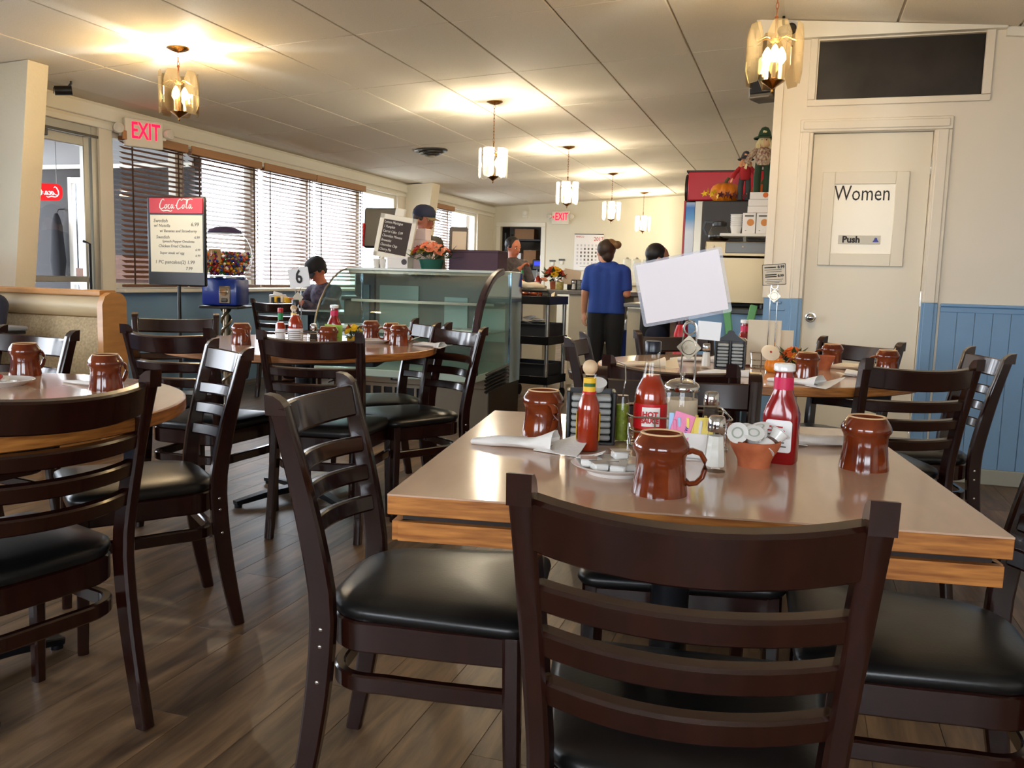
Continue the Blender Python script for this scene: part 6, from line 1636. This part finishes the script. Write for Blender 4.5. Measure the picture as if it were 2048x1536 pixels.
# parked car and the street beyond the windows
cr = thing('parked_car', 'pale parked car outside the windows', 'car', (-10.2, 10.6, -0.13), math.radians(96))
body = [(-2.1, 0.3), (-2.15, 0.75), (-1.5, 0.95), (-0.9, 1.45), (0.8, 1.5), (1.5, 1.0), (2.1, 0.9), (2.2, 0.5), (2.1, 0.28)]
MB().prism(body, 1.7, Matrix.Translation((0, 0.85, 0)) @ UP).build('body', mat('car_white', (200, 205, 212), 0.25, coat=0.5), cr)
cg = mat('car_glass', (50, 70, 90), 0.08)
for y in (-0.856, 0.852): MB().prism([(-1.25, 0.98), (-0.85, 1.38), (0.75, 1.42), (1.25, 1.0)], 0.004, Matrix.Translation((0, y + 0.002, 0)) @ UP).build('side_window', cg, cr)
for x in (-1.35, 1.4):
    for y in (-0.86, 0.86):
        w_ = MB().cyl((x, y - 0.1, 0.32), (x, y + 0.1, 0.32), 0.32, n=28).build('wheel', blackrubber, cr); MB().cyl((x, y - 0.105, 0.32), (x, y + 0.105, 0.32), 0.19, n=20).build('hub_cap', alu, w_)

# ------------------------------------------------------------------ people
skin = mat('skin', (206, 146, 112), 0.5, var=0.06, scale=12)
skin2 = mat('skin_ruddy', (196, 118, 88), 0.5, var=0.06, scale=12)


def cap_(m, a, b, r0, r1, ends=(1, 1), n=16):
    m.cyl(a, b, r0, r1, n)
    if ends[0]: m.sph(a, r0, n=n)
    if ends[1]: m.sph(b, r1, n=n)


def chain(m, pts, ends=(1, 1)):
    """pts: [(point, radius)...] as a tapering limb."""
    for k in range(len(pts) - 1):
        (a, ra), (b, rb) = pts[k], pts[k + 1]
        cap_(m, a, b, ra, rb, (ends[0] if k == 0 else 1, ends[1] if k == len(pts) - 2 else 1))


def remeshed(mb, name, m, parent, vox=0.010, it=6):
    o = mb.build(name, m, parent, angle=180)
    r = o.modifiers.new('join', 'REMESH'); r.mode = 'VOXEL'; r.voxel_size = vox; r.use_smooth_shade = True
    s_ = o.modifiers.new('soften', 'SMOOTH'); s_.factor = 0.5; s_.iterations = it
    return o


def V(*a): return Vector(a)


def hand(m, wrist, d, palm, k=1.0, curl=0.5):
    """Relaxed hand: palm, four unequal fingers with a knuckle bend, thumb from the side."""
    d = d.normalized(); side = d.cross(palm).normalized()
    pc = wrist + d * 0.045 * k
    for q in (-1.5, -0.5, 0.5, 1.5):
        cap_(m, wrist + side * q * 0.010 * k, pc + d * 0.04 * k + side * q * 0.019 * k, 0.016 * k, 0.012 * k, n=10)
    for q, L in ((-1.5, 0.060), (-0.5, 0.075), (0.5, 0.080), (1.5, 0.070)):
        a = pc + d * 0.042 * k + side * q * 0.020 * k
        b = a + (d * (1 - curl * 0.5) + palm * curl * 0.7).normalized() * L * 0.5 * k
        c = b + (d * (1 - curl) + palm * curl * 1.2).normalized() * L * 0.5 * k
        chain(m, [(a, 0.0098 * k), (b, 0.0088 * k), (c, 0.0075 * k)])
    a = wrist + d * 0.025 * k + side * 0.028 * k
    b = a + (d * 0.7 + side * 0.6 + palm * 0.3).normalized() * 0.035 * k
    c = b + (d + palm * 0.4).normalized() * 0.030 * k
    chain(m, [(a, 0.013 * k), (b, 0.010 * k), (c, 0.008 * k)])


def head(m, c, f, up, k=1.0):
    """Skull, jaw, nose, brows and ears around centre c, looking along f."""
    f = f.normalized(); s = f.cross(up).normalized(); u = s.cross(f)
    R = Matrix((s, f, u)).transposed().to_4x4()
    m.sph(c + u * 0.015 * k, 0.083 * k, (0.90, 1.12, 1.12), 20, R)
    m.sph(c + f * 0.030 * k - u * 0.050 * k, 0.062 * k, (0.92, 0.95, 1.0), 16, R)
    m.sph(c + f * 0.062 * k - u * 0.094 * k, 0.022 * k, (1.2, 0.9, 0.8), 12, R)
    cap_(m, c + f * 0.088 * k + u * 0.008 * k, c + f * 0.104 * k - u * 0.026 * k, 0.008 * k, 0.013 * k, n=10)
    for q in (-1, 1):
        m.sph(c + s * q * 0.03 * k + f * 0.080 * k + u * 0.022 * k, 0.016 * k, (1.4, 0.7, 0.5), 10, R)
        m.sph(c + s * q * 0.035 * k + f * 0.066 * k - u * 0.022 * k, 0.022 * k, (1, 0.8, 0.9), 10, R)
        m.sph(c + s * q * 0.076 * k - f * 0.004 * k - u * 0.008 * k, 0.022 * k, (0.4, 0.8, 1.3), 10, R)
    m.sph(c + f * 0.084 * k - u * 0.058 * k, 0.014 * k, (1.5, 0.6, 0.5), 10, R)
    return R


def face_parts(t, c, f, up, k=1.0):
    f = f.normalized(); s = f.cross(up).normalized(); u = s.cross(f)
    R = Matrix((s, f, u)).transposed().to_4x4()
    for q in (-1, 1):
        p = c + s * q * 0.031 * k + f * 0.082 * k + u * 0.004 * k
        MB().sph(p - f * 0.003 * k, 0.0105 * k, (1.1, 0.6, 0.55), 12, R).build('eye', inkwhite, t)
        MB().sph(p + f * 0.0018 * k, 0.0055 * k, (1, 0.6, 1), 10, R).build('iris', inkblack, t)
        MB().bar([p + u * 0.022 * k - s * 0.016 * k, p + u * 0.027 * k + f * 0.006 * k, p + u * 0.022 * k + s * 0.016 * k], 0.006 * k, 0.005 * k).build('eyebrow', mat('brow_dark', (40, 26, 18), 0.8) if 'brow_dark' not in MATS else MATS['brow_dark'], t)
    MB().sph(c + f * 0.093 * k - u * 0.058 * k, 0.017 * k, (1.4, 0.35, 0.35), 12, R).build('mouth', mat('lip', (158, 84, 72), 0.5) if 'lip' not in MATS else MATS['lip'], t)


hair_brown = mat('hair_brown', (60, 42, 28), 0.55, var=0.4, scale=30, stretch=(4, 4, 0.6))
hair_bun = mat('hair_bun_blond', (140, 104, 62), 0.55, var=0.4, scale=30)
hair_black = mat('hair_black', (24, 18, 16), 0.5)
navy = mat('navy_cloth', (26, 32, 56), 0.85)
blackcloth = mat('black_cloth', (20, 20, 24), 0.85)
royal = mat('royal_blue_shirt', (24, 64, 150), 0.75, bump=0.15, bscale=25)

# --- server in a blue shirt, seen from behind
P0 = V(-1.765, 8.30, 0)
w = thing('person', 'server in a royal blue polo shirt and black trousers standing with back turned', 'person', P0)
k = 1.0
b = MB()
neck = V(-0.015, 0.0, 1.26); hc = V(-0.035, 0.01, 1.385)
lookdir = V(-0.72, 0.69, -0.05)
head(b, hc, lookdir, V(0, 0, 1), 0.95)
cap_(b, neck - V(0, 0, 0.03), hc - V(0.0, 0.01, 0.06), 0.052, 0.048)
# torso
for a, c, r0, r1 in ((V(-0.09, 0, 1.17), V(-0.075, 0, 0.98), 0.085, 0.078), (V(0.09, 0, 1.17), V(0.075, 0, 0.98), 0.085, 0.078), (V(-0.075, 0, 0.98), V(-0.085, 0, 0.80), 0.078, 0.095), (V(0.075, 0, 0.98), V(0.085, 0, 0.80), 0.078, 0.095), (V(-0.14, 0, 1.21), V(0.14, 0, 1.21), 0.05, 0.05)):
    cap_(b, a, c, r0, r1)
for sx in (-1, 1):
    chain(b, [(V(sx * 0.085, 0, 0.78), 0.085), (V(sx * 0.09, 0.005, 0.43), 0.058), (V(sx * 0.09, 0.0, 0.08), 0.04)])
    cap_(b, V(sx * 0.09, -0.03, 0.035), V(sx * 0.10, 0.13, 0.03), 0.034, 0.03)
LA = [(V(-0.17, 0.0, 1.195), 0.047), (V(-0.215, 0.0, 0.985), 0.038), (V(-0.232, 0.05, 0.80), 0.027)]
RA = [(V(0.165, 0.0, 1.195), 0.047), (V(0.195, -0.01, 0.99), 0.039), (V(0.15, 0.18, 0.99), 0.028)]
chain(b, LA); chain(b, RA)
hand(b, LA[2][0], V(-0.03, 0.03, -1), V(0.6, 0.5, 0), 0.9, 0.45)
hand(b, RA[2][0], V(-0.2, 1, 0.05), V(-0.5, 0, -0.5), 0.9, 0.6)
remeshed(b, 'body', skin, w, 0.008, 4)
face_parts(w, hc, lookdir, V(0, 0, 1), 0.95)
m = MB()
for a, c, r0, r1, e in ((V(-0.09, 0, 1.17), V(-0.078, 0, 0.98), 0.098, 0.094, (1, 1)), (V(0.09, 0, 1.17), V(0.078, 0, 0.98), 0.098, 0.094, (1, 1)), (V(-0.078, 0, 0.98), V(-0.078, 0, 0.795), 0.094, 0.108, (1, 0)), (V(0.078, 0, 0.98), V(0.078, 0, 0.795), 0.094, 0.108, (1, 0)), (V(0, 0, 1.15), V(0, 0, 0.795), 0.10, 0.105, (1, 0)), (V(-0.135, 0, 1.212), V(0.135, 0, 1.212), 0.06, 0.06, (1, 1)), (V(-0.06, 0, 1.235), V(0.05, 0, 1.235), 0.062, 0.062, (1, 1))):
    cap_(m, a, c, r0, r1, e)
for A in (LA, RA):
    d = (A[1][0] - A[0][0])
    cap_(m, A[0][0], A[0][0] + d * 0.88, 0.062, 0.058, (1, 0))
cap_(m, neck - V(0, 0, 0.03), neck + V(-0.004, 0, 0.022), 0.066, 0.060, (1, 0))
remeshed(m, 'polo_shirt', royal, w, 0.010, 4)
m = MB()
for sx in (-1, 1):
    chain(m, [(V(sx * 0.082, 0, 0.80), 0.100), (V(sx * 0.085, 0, 0.70), 0.100), (V(sx * 0.09, 0.005, 0.43), 0.074), (V(sx * 0.09, 0.0, 0.06), 0.062)], (1, 0))
remeshed(m, 'trousers', blackcloth, w, 0.010, 5)
m = MB()
f_ = lookdir.normalized()
m.sph(hc - f_ * 0.022 + V(0, 0, 0.028), 0.092, (1, 1, 1.02), 18)
m.sph(hc - f_ * 0.05 - V(0, 0, 0.04), 0.060, (1, 1, 1.1), 14)
remeshed(m, 'hair', hair_brown, w, 0.009, 3)
m = MB(); m.sph(hc + V(0.055, -0.02, 0.075), 0.050, (1.1, 1, 1), 16); m.sph(hc + V(0.118, -0.02, 0.066), 0.040, (1.1, 1, 1), 16)
remeshed(m, 'hair_bun', hair_bun, w, 0.008, 3)
for sx in (-1, 1): MB().box((sx * 0.095, 0.05, 0.03), (0.085, 0.24, 0.06), None, 0.02, 2).build('shoe', blackrubber, w)


def bust(loc, lab, f, shirt, sk, headz, hairm=None, capm=None, lean=V(0, 0, 0), seat=False, armpose=None, brim=None, k=1.0):
    """Standing or seated person mostly hidden by furniture; whole figure built all the same."""
    t = thing('person', lab, 'person', loc)
    f = f.normalized(); s = f.cross(V(0, 0, 1)).normalized(); fh = V(f.x, f.y, 0).normalized()
    hc = V(0, 0, headz - 0.11) + lean
    b = MB(); head(b, hc, f, V(0, 0, 1), k)
    sh = V(0, 0, headz - 0.31) + lean * 0.55
    cap_(b, sh + V(0, 0, 0.03), hc - V(0, 0, 0.06) - fh * 0.015, 0.056, 0.052)
    hip = V(0, 0, headz - 0.78)
    chain(b, [(sh - V(0, 0, 0.06), 0.115), (hip + V(0, 0, 0.15), 0.11), (hip, 0.115)])
    cap_(b, sh - s * 0.14, sh + s * 0.14, 0.055, 0.055)
    legs = []
    for q in (-1, 1):
        h0 = hip + s * q * 0.085
        if seat: L = [(h0, 0.085), (h0 + fh * 0.40 + s * q * 0.03, 0.06), (h0 + fh * 0.42 + s * q * 0.03 - V(0, 0, max(0.05, hip.z - 0.07)), 0.042)]
        else: L = [(h0, 0.085), (V(h0.x, h0.y, hip.z * 0.5), 0.06), (V(h0.x, h0.y, 0.07), 0.042)]
        legs.append(L); chain(b, L)
        ft = L[-1][0]; cap_(b, V(ft.x, ft.y, 0.035), V(ft.x, ft.y, 0.03) + fh * 0.14, 0.036, 0.03)
    arms = []
    for i, q in enumerate((-1, 1)):
        a0 = sh + s * q * 0.185
        e_, h_ = armpose[i] if armpose else ((0.02, -0.27), (0.14, -0.30))
        el = a0 + fh * e_[0] + V(0, 0, e_[1]) + s * q * 0.04
        wr = sh + s * q * (0.16 if len(h_) < 3 else h_[2]) + fh * h_[0] + V(0, 0, h_[1])
        arms.append([(a0, 0.052), (el, 0.042), (wr, 0.029)]); chain(b, arms[-1]); hand(b, wr, wr - el, (fh * 0.3 - V(0, 0, 1)).normalized(), 1.0, 0.6)
    remeshed(b, 'body', sk, t, 0.010, 4)
    face_parts(t, hc, f, V(0, 0, 1), k)
    m = MB()
    chain(m, [(sh - V(0, 0, 0.05), 0.135), (hip + V(0, 0, 0.15), 0.132), (hip - V(0, 0, 0.04), 0.135)], (1, 0))
    cap_(m, sh - s * 0.15, sh + s * 0.15, 0.068, 0.068); cap_(m, sh + V(0, 0, 0.02), sh + V(0, 0, 0.075) + lean * 0.1, 0.078, 0.066, (1, 0))
    for A in arms: cap_(m, A[0][0], A[1][0], 0.068, 0.058); cap_(m, A[1][0], A[1][0].lerp(A[2][0], 0.85), 0.058, 0.044, (1, 0))
    remeshed(m, 'jacket', shirt, t, 0.012, 4)
    m = MB()
    for L in legs: chain(m, [(L[0][0], 0.10), (L[1][0], 0.078), (L[2][0], 0.062)], (1, 0))
    remeshed(m, 'trousers', navy, t, 0.012, 4)
    for L in legs: MB().box(V(L[2][0].x, L[2][0].y, 0.03) + fh * 0.06, (0.09, 0.26, 0.06), Matrix.Rotation(math.atan2(fh.y, fh.x) - PI / 2, 4, 'Z'), 0.02, 2).build('shoe', blackrubber, t)
    if hairm:
        m = MB(); u2_ = s.cross(f); m.sph(hc - f * 0.026 + u2_ * 0.036, 0.092 * k, (1, 1, 0.98), 18); m.sph(hc - f * 0.055 - u2_ * 0.03, 0.050, n=12)
        for q in (-1, 1): m.sph(hc + s * q * 0.068 + f * 0.018 + u2_ * 0.012, 0.022, n=10)
        remeshed(m, 'hair', hairm, t, 0.010, 3)
    if capm:
        m = MB(); R = Matrix((s, f, s.cross(f))).transposed().to_4x4()
        u_ = s.cross(f)
        m.lathe([(0.100, 0.0), (0.103, 0.02), (0.097, 0.055), (0.074, 0.088), (0.04, 0.104), (0, 0.108)], hc + u_ * 0.030 - f * 0.006, 24, R @ Matrix.Diagonal((0.94, 1.08, 1, 1)))
        m.build('cap_crown', capm, t, angle=80)
        rows = []
        for i in range(4):
            u = i / 3
            rows.append([tuple(hc + u_ * 0.036 + f * (0.080 + 0.085 * u * math.cos(v * 0.9)) + s * (0.082 * v * (1 - 0.15 * u)) + (s.cross(f)) * (-0.012 * v * v - 0.02 * u)) for v in (-1, -0.5, 0, 0.5, 1)])
        MB().sheet(rows, 0.004).build('cap_brim', brim or capm, t, angle=80)
    return t


plaid = mat('dark_plaid', (34, 34, 52), 0.85, var=0.7, scale=26, rgb2=(92, 84, 104))
greyshirt = mat('grey_print_shirt', (86, 78, 80), 0.85, var=0.4, scale=30)
bust((-3.25, 7.30, 0), 'man in a navy cap standing behind the pastry case', V(1, -0.25, -0.12), mat('olive_jacket', (70, 66, 54), 0.85), skin2, 1.715, hairm=hair_brown, capm=navy, brim=mat('brim_khaki', (120, 104, 70), 0.8))
bust((-3.27, 9.95, 0), 'dark-haired man behind the service counter with a hand near his mouth', V(0.85, -0.45, -0.22), greyshirt, skin2, 1.585, hairm=hair_black, armpose=(((0.10, -0.24), (0.30, -0.18)), ((0.14, -0.20), (0.17, -0.05, 0.05))))
bust((-4.42, 7.72, 0), 'man in a dark cap bending over the window table', V(-0.35, -0.75, -0.60), plaid, skin2, 1.24, hairm=hair_black, capm=mat('cap_black', (28, 28, 32), 0.85), lean=V(-0.10, -0.12, 0.0), seat=True, armpose=(((0.16, -0.20), (0.40, -0.10)), ((0.16, -0.20), (0.36, -0.10, 0.05))))
bust((-1.19, 7.66, 0), 'dark-haired person in black behind the laminated card', V(1, 0.35, -0.1), blackcloth, skin, 1.43, hairm=hair_black)
bust((-4.76, 3.98, 0), 'person in a dark jacket sitting in the booth, cut by the left edge', V(0.2, -1, -0.05), navy, skin, 1.17, hairm=hair_brown, seat=True, armpose=(((0.10, -0.22), (0.34, -0.22)), ((0.08, -0.22), (0.34, -0.22))))
